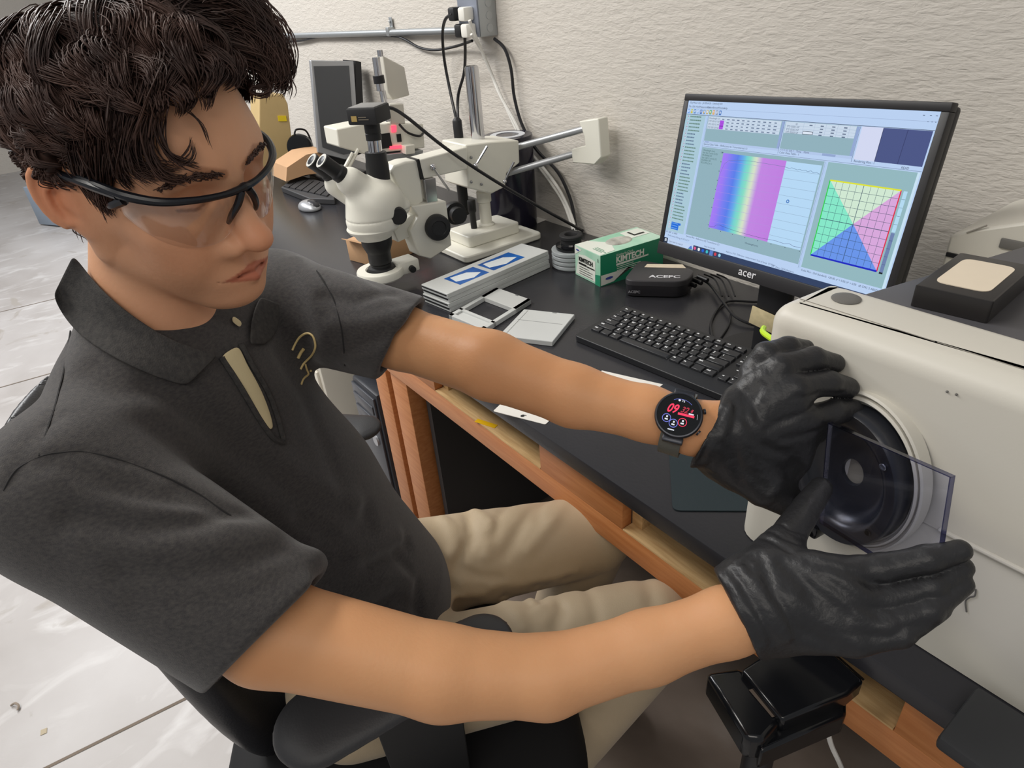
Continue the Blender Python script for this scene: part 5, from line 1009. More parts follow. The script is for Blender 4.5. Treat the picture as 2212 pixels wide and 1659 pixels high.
# ---- hair: a skull cap with thousands of tapering wavy strands gathered in locks
hairm = mat('dark_brown_hair', (50, 37, 34), 0.5, rgb2=(84, 62, 54), vscale=30, spec=0.3)
R_ = np.random.RandomState(11)
SC = nv((-0.012, 0, 0.034))
def scalp(u):
    """distance from SC to the bald head along the directions u"""
    lo_ = np.full(len(u), 0.03); hi_ = np.full(len(u), 0.14)
    for _ in range(18):
        md = (lo_+hi_)/2; ins = head_sdf(SC+u*md[:, None]) < 0; lo_ = np.where(ins, md, lo_); hi_ = np.where(ins, hi_, md)
    return hi_
def hairline(u):
    """True where hair grows (u: unit directions from SC)"""
    x, y, z = u[:, 0], np.abs(u[:, 1]), u[:, 2]
    front = z > 0.52-0.25*np.maximum(0, -x)*0+np.where(x > 0, (x-0.75)*0.5, -2.0)+0.25*y*(x > 0)*(x < 0.5)*0
    side = (x < 0.32) & (z > -0.30-0.2*(x < 0.0)) & ~((x > -0.12) & (z < -0.26))
    back = (x < -0.15) & (z > -0.85)
    return (front & (x > 0)) | (side & (x <= 0.32)) | back
def rnd_dirs(n):
    u = R_.normal(size=(n, 3)); return u/np.linalg.norm(u, axis=1)[:, None]
# cap
def cap_sdf(Q):
    u = Q-SC; L = np.linalg.norm(u, axis=1); u = u/np.maximum(L, 1e-6)[:, None]
    d = head_sdf(Q)-0.010-0.008*np.clip(u[:, 2], 0, 1)
    x, y, z = u[:, 0], np.abs(u[:, 1]), u[:, 2]
    cut = np.where(x > 0.15, (0.50+0.18*(x-0.6))-z, -0.5-z*0)      # above: hair; below: face
    cut = np.where(x <= 0.15, np.where(x > -0.18, -0.22-z, -0.78-z), cut)
    return smax(d, cut*0.06, 0.012)
V, F = surface_net(cap_sdf, (-0.15, -0.12, -0.07), (0.12, 0.12, 0.15), 0.003); V = relax(V, F, 3, 0.5)
CAPV, CAPF = V@HM.T+HC, F
# strands
locks = 380
lu = rnd_dirs(4000); lu = lu[hairline(lu)]
lu = lu[lu[:, 2] > -0.8][:locks]; locks = len(lu)
crown = nv((-0.45, 0.10, 0.88)); crown = crown/np.linalg.norm(crown)
per = 42; NSEG = 15
root = np.repeat(lu, per, 0)+R_.normal(size=(locks*per, 3))*0.055; root /= np.linalg.norm(root, axis=1)[:, None]
lid_ = np.repeat(np.arange(locks), per)
swirl = R_.uniform(-0.5, 0.5, locks); ph = R_.uniform(0, 6.28, locks); amp = R_.uniform(0.3, 0.75, locks); frq = R_.uniform(0.9, 1.7, locks); lift = R_.uniform(0.012, 0.034, locks)
ok = hairline(root); root = root[ok]; lid_ = lid_[ok]; N_ = len(root)
topness = np.clip(root[:, 2], 0, 1); frontness = np.clip(root[:, 0], 0, 1)
length = 0.062+0.055*topness+R_.uniform(-0.01, 0.014, N_)
length = np.where(root[:, 2] < 0.1, 0.032+R_.uniform(0, 0.012, N_), length)
length = np.where((root[:, 0] > 0.15), 0.066+R_.uniform(-0.012, 0.018, N_), length)
ctr_ = lu.copy(); pos = np.concatenate([root, ctr_]); path = []
length = np.concatenate([length, np.array([length[lid_ == k].mean() if (lid_ == k).any() else 0.06 for k in range(locks)])]); N0 = N_; lid_ = np.concatenate([lid_, np.arange(locks)]); N_ = len(pos)
ups = np.zeros((N_, 3)); 
lf = lift[lid_]*(0.45+0.75*np.clip(pos[:, 2], 0, 1))+R_.uniform(-0.002, 0.004, N_)+0.016*np.clip(pos[:, 0]-0.1, 0, 0.6)*(pos[:, 2] > 0.4)
for s_ in range(NSEG):
    t_ = s_/(NSEG-1.0); r0 = scalp(pos); h = 0.004+lf*np.sin(np.clip(t_*2.1, 0, 1.57))*(1-0.75*t_**2)
    path.append(SC+pos*(r0+h)[:, None])
    away = pos-crown*(pos@crown)[:, None]; away /= np.maximum(np.linalg.norm(away, axis=1), 1e-6)[:, None]
    fw_ = nv((1, -0.35, -0.15)); f2 = fw_-pos*(pos@fw_)[:, None]; away = away*0.75+f2*0.55*(pos[:, 2:3] > 0.0)
    side_ = np.cross(pos, away); w_ = swirl[lid_]+amp[lid_]*np.sin(ph[lid_]+frq[lid_]*t_*5.0)+0.12*np.sin(ph[lid_]*3+np.arange(N_)*0.7+t_*6)
    dr = away+side_*w_[:, None]; dr /= np.maximum(np.linalg.norm(dr, axis=1), 1e-6)[:, None]
    pos = pos+dr*(length/(NSEG-1)/0.105)[:, None]; pos /= np.linalg.norm(pos, axis=1)[:, None]
path = np.stack(path, 1)                    # N, NSEG, 3 in head coordinates
w_ = (0.58*np.linspace(0, 1, NSEG)**0.8)[None, :, None]; path = path[:N0]*(1-w_)+path[N0:][lid_[:N0]]*w_
def guide(pts, n, spread, l2=NSEG):
    """bundle of strands along a hand-placed lock"""
    P = np.array(pts, dtype=float); tt = np.linspace(0, len(P)-1, l2); Q = np.zeros((l2, 3))
    for k, t in enumerate(tt):
        i = min(int(t), len(P)-2); f = t-i; p0 = P[max(i-1, 0)]; p1 = P[i]; p2 = P[i+1]; p3 = P[min(i+2, len(P)-1)]
        Q[k] = 0.5*((2*p1)+(p2-p0)*f+(2*p0-5*p1+4*p2-p3)*f*f+(3*p1-p0-3*p2+p3)*f**3)
    out = []
    for j in range(n):
        o = R_.normal(size=3)*spread; o2 = R_.normal(size=3)*spread*0.8; w = np.linspace(0, 1, l2)[:, None]; cutn = R_.uniform(0.82, 1.0)
        out.append(Q[0]+(Q-Q[0])*(1-(1-cutn)*w)+o*(1-w)*1.2+o2*w*0.7+0.0012*np.sin(w*9+R_.uniform(0, 6))*R_.normal(size=3))
    return np.array(out)
GUIDES = globals().get('HAIR_GUIDES', [])
allp = [path]
def hnw(P): return headneck((P-HC)@HM)
def hp(x, y, l=0.004):
    p = hitf(hnw, x, y, 0.3, 1.2); p = at(x, y, d=0.6) if p is None else p
    v = ray(x, y); v = v/np.linalg.norm(v); return HM.T@(p-v*l-HC)
def hd(x, y, d): return HM.T@(at(x, y, d=d)-HC)
HAIR_LOCKS = [
 ([hp(330, 150, .02), hp(302, 230, .016), hp(280, 310, .010), hp(292, 375, .006), hp(335, 400, .005)], 150, .0055),
 ([hp(270, 150, .02), hp(255, 240, .016), hp(250, 320, .010), hp(262, 380, .006), hp(280, 405, .005)], 130, .0055),
 ([hp(360, 160, .02), hp(330, 240, .014), hp(318, 320, .009), hp(345, 382, .006), hp(395, 398, .005)], 60, .004),
 ([hp(350, 175, .016), hp(336, 260, .012), hp(352, 325, .008), hp(388, 362, .006), hp(420, 345, .006), hp(424, 318, .006)], 9, .0012),
 ([hp(345, 215, .014), hp(390, 232, .008), hp(432, 262, .006), hp(458, 320, .006)], 4, .0010),
 ([hp(355, 190, .014), hp(345, 290, .008), hp(375, 350, .006), hp(440, 380, .005)], 12, .0018),
 ([hp(200, 290, .014), hp(205, 360, .008), hp(218, 420, .004), hp(238, 468, .003)], 120, .0045),
 ([hp(170, 310, .014), hp(175, 365, .009), hp(195, 410, .005), hp(222, 452, .003)], 90, .0045),
 ([hp(235, 300, .012), hp(230, 365, .006), hp(232, 420, .004), hp(240, 455, .003)], 60, .0035),
 ([hd(470, 60, .57), hd(545, 85, .585), hd(600, 130, .59), hd(618, 175, .59), hd(608, 200, .59)], 150, .0065),
 ([hd(430, 95, .55), hd(505, 110, .565), hd(560, 135, .58), hd(585, 172, .585), hd(582, 200, .585)], 150, .007),
 ([hd(380, 100, .53), hd(450, 120, .55), hd(500, 150, .565), hd(520, 175, .57)], 150, .008),
 ([hd(520, 30, .59), hd(575, 60, .595), hd(618, 110, .60), hd(630, 150, .60), hd(622, 185, .60)], 90, .005),
 ([hd(400, 30, .54), hd(470, 20, .565), hd(540, 45, .585), hd(590, 95, .59), hd(600, 140, .59)], 160, .010),
 ([hd(340, 40, .52), hd(400, 10, .55), hd(470, -5, .57), hd(530, 15, .585), hd(575, 60, .59)], 160, .010),
 ([hd(380, 60, .53), hd(440, 60, .555), hd(500, 75, .575), hd(545, 110, .58), hd(560, 150, .58)], 160, .009),
 ([hd(440, -20, .57), hd(500, -10, .585), hd(560, 20, .595), hd(605, 70, .60), hd(618, 120, .60)], 120, .009),
 ([hd(560, 150, .58), hd(585, 190, .575), hd(570, 208, .57), hd(545, 203, .57), hd(545, 192, .57), hd(575, 190, .575)], 14, .0012),
 ([hd(560, 60, .60), hd(600, 40, .61), hd(630, 70, .61), hd(632, 100, .61)], 3, .001),
 ([hd(150, 395, .57), hd(160, 440, .59), hd(172, 480, .60), hd(200, 515, .60)], 90, .006),
]
# eyebrows
for s_ in (-1, 1):
    for k in range(110):
        t_ = R_.uniform(0, 1); y_ = 0.012+0.042*t_; z_ = 0.0235+0.0075*math.sin(min(t_*2.2, 2.4))-0.004*t_+R_.normal()*0.0014
        dr = nv((0, y_, z_+0.0)); 
        p0 = None; x_ = 0.13
        for _ in range(60):
            dd = head_sdf(nv([[x_, y_, z_]]))[0]
            if dd < 0.0003: break
            x_ -= max(dd*0.8, 0.0002)
        p0 = nv((x_+0.0004, s_*y_, z_)); p1 = p0+nv((-0.0005-0.004*t_, s_*0.0045, 0.0022-0.004*t_)); p2 = p1+nv((-0.001-0.003*t_, s_*0.003, -0.001))
        HAIR_LOCKS.append(([p0, p1, p2], 1, .0002))
for (pts, n, sp) in HAIR_LOCKS:
    allp.append(guide(pts, n, sp))
allp = np.concatenate(allp, 0); NS = len(allp)
rad = R_.uniform(0.00035, 0.0008, NS)
prof_ = np.array([0.8]+[1.0]*(NSEG-5)+[0.9, 0.7, 0.45, 0.12])
W_P = allp@HM.T+HC
tan = np.gradient(W_P, axis=1); tan /= np.maximum(np.linalg.norm(tan, axis=2), 1e-9)[..., None]
refv = nv((0.3, 0.2, 0.93)); sdv = np.cross(tan, refv); sdv /= np.maximum(np.linalg.norm(sdv, axis=2), 1e-6)[..., None]; nrv = np.cross(tan, sdv)
rings = []
for k in range(3):
    a = 2*math.pi*k/3; rings.append(W_P+(sdv*math.cos(a)+nrv*math.sin(a))*(rad[:, None]*prof_[None])[..., None])
RG = np.stack(rings, 2)                      # NS, NSEG, 3, 3
VV = RG.reshape(-1, 3); b0 = (np.arange(NS)[:, None, None]*NSEG+np.arange(NSEG-1)[None, :, None])*3+np.arange(3)[None, None]
k1 = (np.arange(3)+1) % 3; b1 = (np.arange(NS)[:, None, None]*NSEG+np.arange(NSEG-1)[None, :, None])*3+k1[None, None]
FF = np.stack([b0, b1, b1+3, b0+3], -1).reshape(-1, 4)
VV = np.concatenate([CAPV, VV]); FF = np.concatenate([CAPF, FF+len(CAPV)])
np_mesh('hair', VV, FF, hairm, person)
# ================================================================ trunk, arms, clothes, gloves
fd = nv((0.8, 0.6, 0)); rd = nv((0.6, -0.8, 0)); ud = nv((0, 0, 1.0))
CHS = nv((-0.752, 0.065, 1.0)); BEL = nv((-0.745, 0.125, 0.80)); HIP = nv((-0.725, 0.185, 0.615))
SR = nv((-0.615, -0.062, 1.055)); SL = nv((-0.850, 0.215, 1.075))
ELR = at(955, 1452, d=0.60); WRR = at(1572, 1342, d=0.575); ELL = at(1060, 790, d=0.73); WRL = at(1500, 925, d=0.66)
FR1 = at(1180, 1462, d=0.60); FR2 = at(1400, 1398, d=0.59); FL1 = at(1240, 855, d=0.70); FL2 = at(1400, 894, d=0.675)
HRM = at(580, 1362, d=0.60); HLM = at(868, 730, d=0.80)
PRK = at(1750, 1305, d=0.565); PLK = at(1650, 900, d=0.66)
def arms_sdf(P):
    d = sd_chain(P, [SR, HRM, ELR, FR1, FR2, WRR, PRK], [0.052, 0.0465, 0.0405, 0.0350, 0.0305, 0.0285, 0.022], 0.012)
    # round out the elbow and forearm muscle
    e = sd_chain(P, [SL, HLM, ELL, FL1, FL2, WRL, PLK], [0.048, 0.038, 0.0375, 0.0325, 0.0275, 0.0260, 0.020], 0.012)
    t = sd_flat(P, CHS+ud*0.02, BEL, 0.140, 0.125, fd, 0.62); t = smin(t, sd_flat(P, BEL, HIP, 0.125, 0.130, fd, 0.72), 0.04)
    t = smin(t, sd_cone(P, NB-ud*0.03, SR, 0.05, 0.050), 0.03); t = smin(t, sd_cone(P, NB-ud*0.03, SL, 0.05, 0.050), 0.03)
    t = smin(t, sd_cone(P, NB, NB-ud*0.06, 0.05, 0.07), 0.03)
    d = smin(d, e, 0.01); return smin(d, t, 0.03)
V, F = surface_net(arms_sdf, (-1.0, -0.18, 0.48), (-0.10, 0.56, 1.20), 0.0042); V = relax(V, F, 3, 0.5)
cb = np.ones((len(V), 3)); 
VB = np.concatenate([VH, V]); FB = np.concatenate([FH, F+len(VH)]); CB = np.concatenate([CH, cb])
np_mesh('body', VB, FB, skin, person, cols=CB)

# ---- polo shirt
vdir = ray(580, 1362); vdir = vdir/np.linalg.norm(vdir)
axR = (ELR-SR)/np.linalg.norm(ELR-SR); hn = np.cross(at(706, 1246, d=0.6)-at(455, 1474, d=0.6), vdir); hn /= np.linalg.norm(hn); hn = hn*np.sign(hn@axR); hn = hn*0.86+axR*0.14; hn /= np.linalg.norm(hn)
vdl = ray(860, 730); vdl = vdl/np.linalg.norm(vdl); axL = (ELL-SL)/np.linalg.norm(ELL-SL); hnl = np.cross(at(909, 655, d=0.8)-at(800, 812, d=0.8), vdl); hnl /= np.linalg.norm(hnl); hnl = hnl*np.sign(hnl@axL); hnl = hnl*0.8+axL*0.2; hnl /= np.linalg.norm(hnl)
def shirt0(P):
    t = sd_flat(P, CHS+ud*0.02, BEL+ud*0.02, 0.158, 0.150, fd, 0.66); t = smin(t, sd_flat(P, BEL, HIP+fd*0.012, 0.150, 0.150, fd, 0.80), 0.05)
    t = smin(t, sd_cone(P, NB-ud*0.045, SR+ud*0.004, 0.060, 0.064), 0.04); t = smin(t, sd_cone(P, NB-ud*0.045, SL+ud*0.004, 0.060, 0.060), 0.04)
    t = smin(t, sd_cone(P, NB+nv((-0.005, 0, 0.0)), NB-ud*0.06, 0.058, 0.075), 0.03)
    s1 = sd_cone(P, SR, HRM+axR*0.03, 0.077, 0.0715); s1 = smax(s1, (P-HRM)@hn, 0.004)
    in1 = sd_cone(P, HRM-axR*0.05, HRM+axR*0.05, 0.057, 0.0585); s1 = smax(s1, -in1, 0.003)
    s2 = sd_cone(P, SL, HLM+axL*0.03, 0.068, 0.0545); s2 = smax(s2, (P-HLM)@hnl, 0.004)
    in2 = sd_cone(P, HLM-axL*0.05, HLM+axL*0.05, 0.045, 0.0455); s2 = smax(s2, -in2, 0.003)
    d = smin(t, s1, 0.035); d = smin(d, s2, 0.03)
    # bottom hem of the shirt
    d = smax(d, -(P[:, 2]-0.600+0.10*((P-HIP)@fd)), 0.01)
    return d
def L3(f, pts, lift=0.0):
    out = []
    for p in pts:
        q = hitf(f, p[0], p[1], 0.3, 1.5)
        if q is not None:
            v = ray(p[0], p[1]); out.append(q-v/np.linalg.norm(v)*lift)
    return out
FOLDS = [ # pixel path, depth (m, + groove / - ridge), half width (m)
 ([(8, 1060), (45, 1008), (95, 984), (180, 976), (300, 1008), (430, 1068), (498, 1114)], 0.0022, 0.0022),
 ([(152, 715), (138, 800), (118, 880), (84, 985)], 0.0016, 0.0020),
 ([(110, 1000), (200, 1048), (320, 1076), (480, 1104)], 0.0045, 0.010), ([(120, 1030), (240, 1085), (360, 1105), (490, 1116)], -0.0040, 0.010),
 ([(150, 1120), (300, 1142), (420, 1130), (530, 1112)], 0.0050, 0.009), ([(180, 1165), (320, 1185), (460, 1170), (580, 1140)], -0.0035, 0.014),
 ([(260, 1235), (400, 1242), (520, 1220), (610, 1188)], 0.0040, 0.010), ([(300, 1300), (440, 1300), (560, 1270), (640, 1225)], 0.0025, 0.014),
 ([(390, 1055), (440, 1078), (490, 1108)], 0.003, 0.008),
 ([(330, 840), (480, 935), (620, 1050), (790, 1132)], 0.0055, 0.016), ([(300, 880), (440, 985), (560, 1085), (660, 1170)], -0.0050, 0.018),
 ([(420, 800), (540, 930), (660, 1040), (770, 1090)], -0.0050, 0.016), ([(200, 800), (300, 900), (420, 1000), (520, 1080)], 0.0030, 0.016),
 ([(650, 1120), (740, 1170), (800, 1140), (795, 1105)], 0.006, 0.014), ([(680, 1200), (780, 1200), (860, 1160)], -0.006, 0.014), ([(700, 1240), (800, 1225), (880, 1180)], 0.007, 0.012),
 ([(740, 1300), (830, 1250), (890, 1250)], -0.006, 0.012), ([(780, 1330), (850, 1290), (900, 1310)], 0.006, 0.010), ([(860, 1200), (900, 1260), (905, 1350)], 0.005, 0.010),
 ([(660, 520), (700, 600), (735, 700), (745, 790)], 0.0022, 0.0022), ([(700, 640), (770, 650), (850, 630)], 0.004, 0.010), ([(720, 700), (790, 700), (860, 680)], -0.004, 0.010),
 ([(740, 760), (800, 740), (850, 720)], 0.003, 0.008), ([(640, 560), (680, 640), (700, 720), (700, 780)], -0.004, 0.012), ([(780, 590), (830, 620), (880, 650)], 0.003, 0.008),
 ([(600, 760), (660, 860), (700, 960), (740, 1060)], 0.004, 0.014), ([(120, 900), (60, 960), (30, 1040)], 0.002, 0.01),
]
FL3 = []
for pts, dp, w in FOLDS:
    q = L3(shirt0, pts)
    if len(q) > 1:
        q = nv(q); FL3.append((q, dp, w, q.min(0)-3*w, q.max(0)+3*w))
def folds(P, d, L):
    near = np.abs(d) < 0.03
    if not near.any(): return d
    Q = P[near]; add = np.zeros(len(Q))
    for q, dp, w, lo_, hi_ in L:
        m = ((Q > lo_) & (Q < hi_)).all(1)
        if m.any(): add[m] += dp*np.exp(-(polydist(Q[m], q)/w)**2)
    d = d.copy(); d[near] += add; return d
def shirt(P): return folds(P, shirt0(P), FL3)
V, F = surface_net(shirt, (-1.02, -0.20, 0.56), (-0.36, 0.42, 1.24), 0.0030); V = relax(V, F, 2, 0.5)
shm = mat('charcoal_knit', (70, 67, 65), 0.85, rgb2=(52, 50, 51), vscale=220, bump=0.25, bscale=900, stretch=(1, 1, 2.2), sheen=0.25, spec=0.2)
np_mesh('polo_shirt', V, F, shm, person)
# collar flaps, placket, undershirt and chest mark
def neckshirt(P): return np.minimum(shirt(P), headneck((P-HC)@HM))
def sheet(rows, f, lifts, name, m, thick=0.0022, sub=5, label=None):
    G = []
    for r_, l_ in zip(rows, lifts):
        q = nv(L3(f, r_, 0.0)); n = len(r_); assert len(q) == n, (name, len(q), n)
        G.append([q[i]-(ray(*r_[i])/np.linalg.norm(ray(*r_[i])))*(l_[i] if isinstance(l_, (list, tuple)) else l_) for i in range(n)])
    nr, nc = len(G), len(G[0]); vs = [tuple(p) for row in G for p in row]; fs = [[i*nc+j, i*nc+j+1, (i+1)*nc+j+1, (i+1)*nc+j] for i in range(nr-1) for j in range(nc-1)]
    o = MB().add(vs, fs).build(name, m, person, world=True, auto=180, label=label)
    sd = o.modifiers.new('thick', 'SOLIDIFY'); sd.thickness = thick; sd.offset = 0
    sb = o.modifiers.new('smooth', 'SUBSURF'); sb.levels = 2; sb.render_levels = 2
    return o
cream = mat('cream_cotton', (214, 200, 160), 0.85, bump=0.1, bscale=500)
colm = mat('collar_knit', (74, 72, 70), 0.85, rgb2=(58, 57, 57), vscale=200, bump=0.25, bscale=700, spec=0.2)
sheet([[(470, 772), (500, 800), (535, 850), (560, 905), (580, 930)], [(494, 756), (516, 790), (548, 840), (574, 895), (586, 928)], [(518, 742), (530, 782), (560, 830), (582, 885), (592, 926)]], shirt, [0.0030, 0.0050, 0.0030], 'undershirt', cream)
sheet([[(500, 694), (510, 702), (520, 709)], [(502, 680), (513, 688), (524, 696)]], shirt, [0.004, 0.004], 'undershirt', cream)
def sheet2(o, i, name, f, la, lb, m=None, n=6):
    """cloth flap between an outer and an inner edge, both lying on f"""
    rows = [[(o[k][0]*(1-t)+i[k][0]*t, o[k][1]*(1-t)+i[k][1]*t) for k in range(len(o))] for t in np.linspace(0, 1, n)]
    return sheet(rows, f, [la+(lb-la)*t for t in np.linspace(0, 1, n)], name, m or colm, thick=0.003)
sheet2([(112, 640), (140, 690), (175, 728), (230, 765), (290, 795), (345, 818), (404, 836)], [(158, 548), (182, 580), (214, 620), (262, 664), (330, 712), (400, 748), (478, 764)], 'collar', neckshirt, 0.006, 0.012)
sheet2([(604, 655), (604, 690), (598, 722), (572, 745)], [(562, 640), (548, 670), (541, 706), (540, 745)], 'collar', shirt, 0.005, 0.009)
seamm = mat('seam_thread', (36, 35, 36), 0.9)
for path in ([(8, 1060), (24, 1030), (45, 1008), (95, 984), (140, 977), (180, 976), (240, 988), (300, 1008), (370, 1036), (430, 1068), (470, 1096), (498, 1114)], [(152, 715), (138, 800), (128, 840), (118, 880), (100, 935), (84, 985)], [(684, 585), (700, 610), (722, 650), (735, 700), (742, 745), (745, 790)], [(655, 705), (640, 715)]):
    if len(path) < 3: continue
    q = L3(shirt, path, -0.0002); MB().tube(q, 0.0009, n=5).build('seam', seamm, person, world=True)
hemp = lambda P: shirt(P)
# raised edge of the placket on either side of the opening
for path in ([(478, 772), (520, 838), (560, 905), (590, 945), (612, 956)], [(520, 742), (545, 790), (580, 850), (600, 905), (612, 950)]):
    q = L3(shirt, path, 0.0015); MB().tube(q, [0.0034]*len(q), n=8).build('placket_edge', colm, person, world=True)
gold = mat('gold_thread', (216, 192, 134), 0.6)
def lp(x, y): return (580+x/9.215, 680+y/9.215)
m = MB()
for pts, w in (([(475, 705), (520, 600), (600, 470), (700, 390), (790, 370), (870, 410), (915, 500), (935, 620), (910, 720), (850, 820), (750, 920), (690, 985), (640, 1085)], 0.00135), ([(700, 680), (640, 760), (590, 860)], 0.0019), ([(735, 985), (760, 1080), (795, 1180), (720, 1250), (680, 1310), (655, 1385)], 0.00125)):
    q = L3(shirt, [lp(*p) for p in pts], 0.0006); m.tube(q, w, n=6)
q = L3(shirt, [lp(840, 1115)], 0.0005)[0]; m.sphere(q, 0.0016)
m.build('chest_mark', gold, person, world=True, label='gold embroidered line mark')

# ---- trousers
KL = nv((-0.655, 0.600, 0.545)); KR = nv((-0.450, 0.535, 0.540))
def trousers0(P):
    d = sd_flat(P, HIP+nv((0, 0, 0.03)), HIP-ud*0.06, 0.135, 0.150, fd, 0.80)
    d = smin(d, sd_cone(P, nv((-0.790, 0.290, 0.565)), KL, 0.085, 0.072), 0.05); d = smin(d, sd_cone(P, nv((-0.640, 0.115, 0.555)), KR, 0.088, 0.075), 0.04)
    d = np.minimum(d, smin(sd_cone(P, KL, nv((-0.76, 0.54, 0.10)), 0.068, 0.060), sd_cone(P, KR, nv((-0.580, 0.35, 0.09)), 0.070, 0.062), 0.01))
    return d
TF = [([(820, 1100), (900, 1150), (960, 1230), (945, 1300)], 0.008, 0.012), ([(960, 1060), (1010, 1110), (1020, 1160), (990, 1210)], 0.008, 0.010), ([(930, 1080), (975, 1140), (985, 1190)], -0.007, 0.010),
 ([(1060, 1060), (1100, 1080), (1060, 1160)], 0.005, 0.010), ([(1180, 1060), (1130, 1130), (1090, 1200)], 0.005, 0.010), ([(1240, 1070), (1190, 1130), (1140, 1190)], -0.005, 0.010),
 ([(900, 1180), (940, 1200), (975, 1210), (960, 1240)], -0.009, 0.009), ([(1090, 1290), (1150, 1310), (1168, 1300), (1160, 1270)], 0.008, 0.008), ([(1000, 1260), (1080, 1300), (1160, 1310)], -0.006, 0.012),
 ([(1180, 1270), (1215, 1320), (1200, 1360)], 0.007, 0.010), ([(960, 1250), (990, 1320), (1000, 1380)], 0.006, 0.012), ([(1350, 1220), (1400, 1260), (1410, 1310)], 0.004, 0.012), ([(870, 1120), (930, 1180), (985, 1225)], 0.008, 0.007), ([(1015, 1090), (1060, 1130), (1050, 1200)], -0.006, 0.009), ([(1130, 1045), (1180, 1080), (1160, 1120)], 0.004, 0.008), ([(1060, 1270), (1120, 1330), (1130, 1360)], -0.005, 0.009), ([(940, 1330), (980, 1290), (1040, 1280)], -0.006, 0.01), ([(1230, 1250), (1280, 1290), (1290, 1340)], 0.004, 0.010), ([(980, 1225), (1030, 1245), (1080, 1250)], 0.007, 0.007), ([(1040, 1250), (1120, 1262), (1240, 1235)], -0.004, 0.010)]
TF3 = []
for pts, dp, w in TF:
    q = L3(trousers0, pts)
    if len(q) > 1: q = nv(q); TF3.append((q, dp, w, q.min(0)-3*w, q.max(0)+3*w))
def trousers(P): return folds(P, trousers0(P), TF3)
V, F = surface_net(trousers, (-0.98, -0.06, 0.04), (-0.30, 0.78, 0.76), 0.0045); V = relax(V, F, 2, 0.5)
khaki = mat('khaki_twill', (190, 171, 142), 0.6, rgb2=(176, 156, 126), vscale=6, bump=0.12, bscale=700, sheen=0.15)
np_mesh('trousers', V, F, khaki, person)
shoe = mat('shoe_dark', (48, 42, 38), 0.6)
for (x, y) in ((-0.76, 0.54), (-0.580, 0.35)):
    def shoe_sdf(P, x=x, y=y):
        d = sd_flat(P, (x-0.03*0.8, y-0.03*0.6, 0.045), (x+0.15*0.8, y+0.15*0.6, 0.035), 0.042, 0.040, (0, 0, 1), 0.8); d = smin(d, sd_cone(P, (x, y, 0.05), (x, y, 0.11), 0.042, 0.040), 0.02); return smax(d, 0.002-P[:, 2], 0.004)
    V, F = surface_net(shoe_sdf, (x-0.10, y-0.10, -0.01), (x+0.22, y+0.20, 0.16), 0.004); np_mesh('shoe', relax(V, F, 1), F, shoe, person)

# ---- gloves
def A3(*t): return at(t[0], t[1], d=t[2])
rn = ray(1680, 1300); rn = rn/np.linalg.norm(rn)+nv((0.0, 0.2, 0.35)); rn /= np.linalg.norm(rn)
RF = [([(1770, 1238, .562), (1900, 1228, .550), (2000, 1208, .540), (2074, 1190, .538)], [0.0150, 0.0130, 0.0118, 0.0098]),
      ([(1780, 1285, .556), (1915, 1292, .545), (2010, 1268, .540), (2078, 1226, .543)], [0.0150, 0.0128, 0.0118, 0.0100]),
      ([(1775, 1332, .552), (1905, 1346, .538), (2005, 1318, .535), (2078, 1262, .541)], [0.0145, 0.0126, 0.0116, 0.0098]),
      ([(1745, 1368, .552), (1850, 1388, .541), (1945, 1370, .534), (2030, 1316, .537)], [0.0140, 0.0120, 0.0110, 0.0092])]
RT = ([(1640, 1240, .585), (1700, 1160, .605), (1742, 1098, .63), (1772, 1056, .645)], [0.0200, 0.0155, 0.0135, 0.0115])
def gloveR0(P):
    d = sd_flat(P, A3(1625, 1325, .575), A3(1760, 1300, .560), 0.037, 0.0430, rn, 0.50)
    d = smin(d, sd_cone(P, A3(1582, 1335, .575), A3(1680, 1310, .572), 0.0345, 0.030), 0.02)
    d = smin(d, sd_chain(P, [A3(*p) for p in RT[0]], RT[1]), 0.022); d = smin(d, sd_cone(P, A3(1620, 1280, .58), A3(1690, 1215, .59), 0.028, 0.020), 0.02)
    fg = None
    for pts, rs in RF:
        e = sd_chain(P, [A3(*p) for p in pts], [r*0.94 for r in rs], 0.004); fg = e if fg is None else smin(fg, e, 0.0015)
    d = smin(d, fg, 0.012)
    # flared cuff
    cn = (PRK-WRR)/np.linalg.norm(PRK-WRR); c0 = A3(1590, 1325, .575); hp_ = np.cross(A3(1546, 1238, .575)-A3(1640, 1408, .575), ray(1590, 1325)); hp_ /= np.linalg.norm(hp_); hp_ = hp_*np.sign(hp_@cn)
    hp_ = hp_*0.85+cn*0.15; hp_ /= np.linalg.norm(hp_)
    cuff = sd_cone(P, c0-cn*0.02, c0+cn*0.03, 0.0375, 0.034); d = smin(d, cuff, 0.008)
    return smax(d, -(P-c0)@hp_, 0.0025)
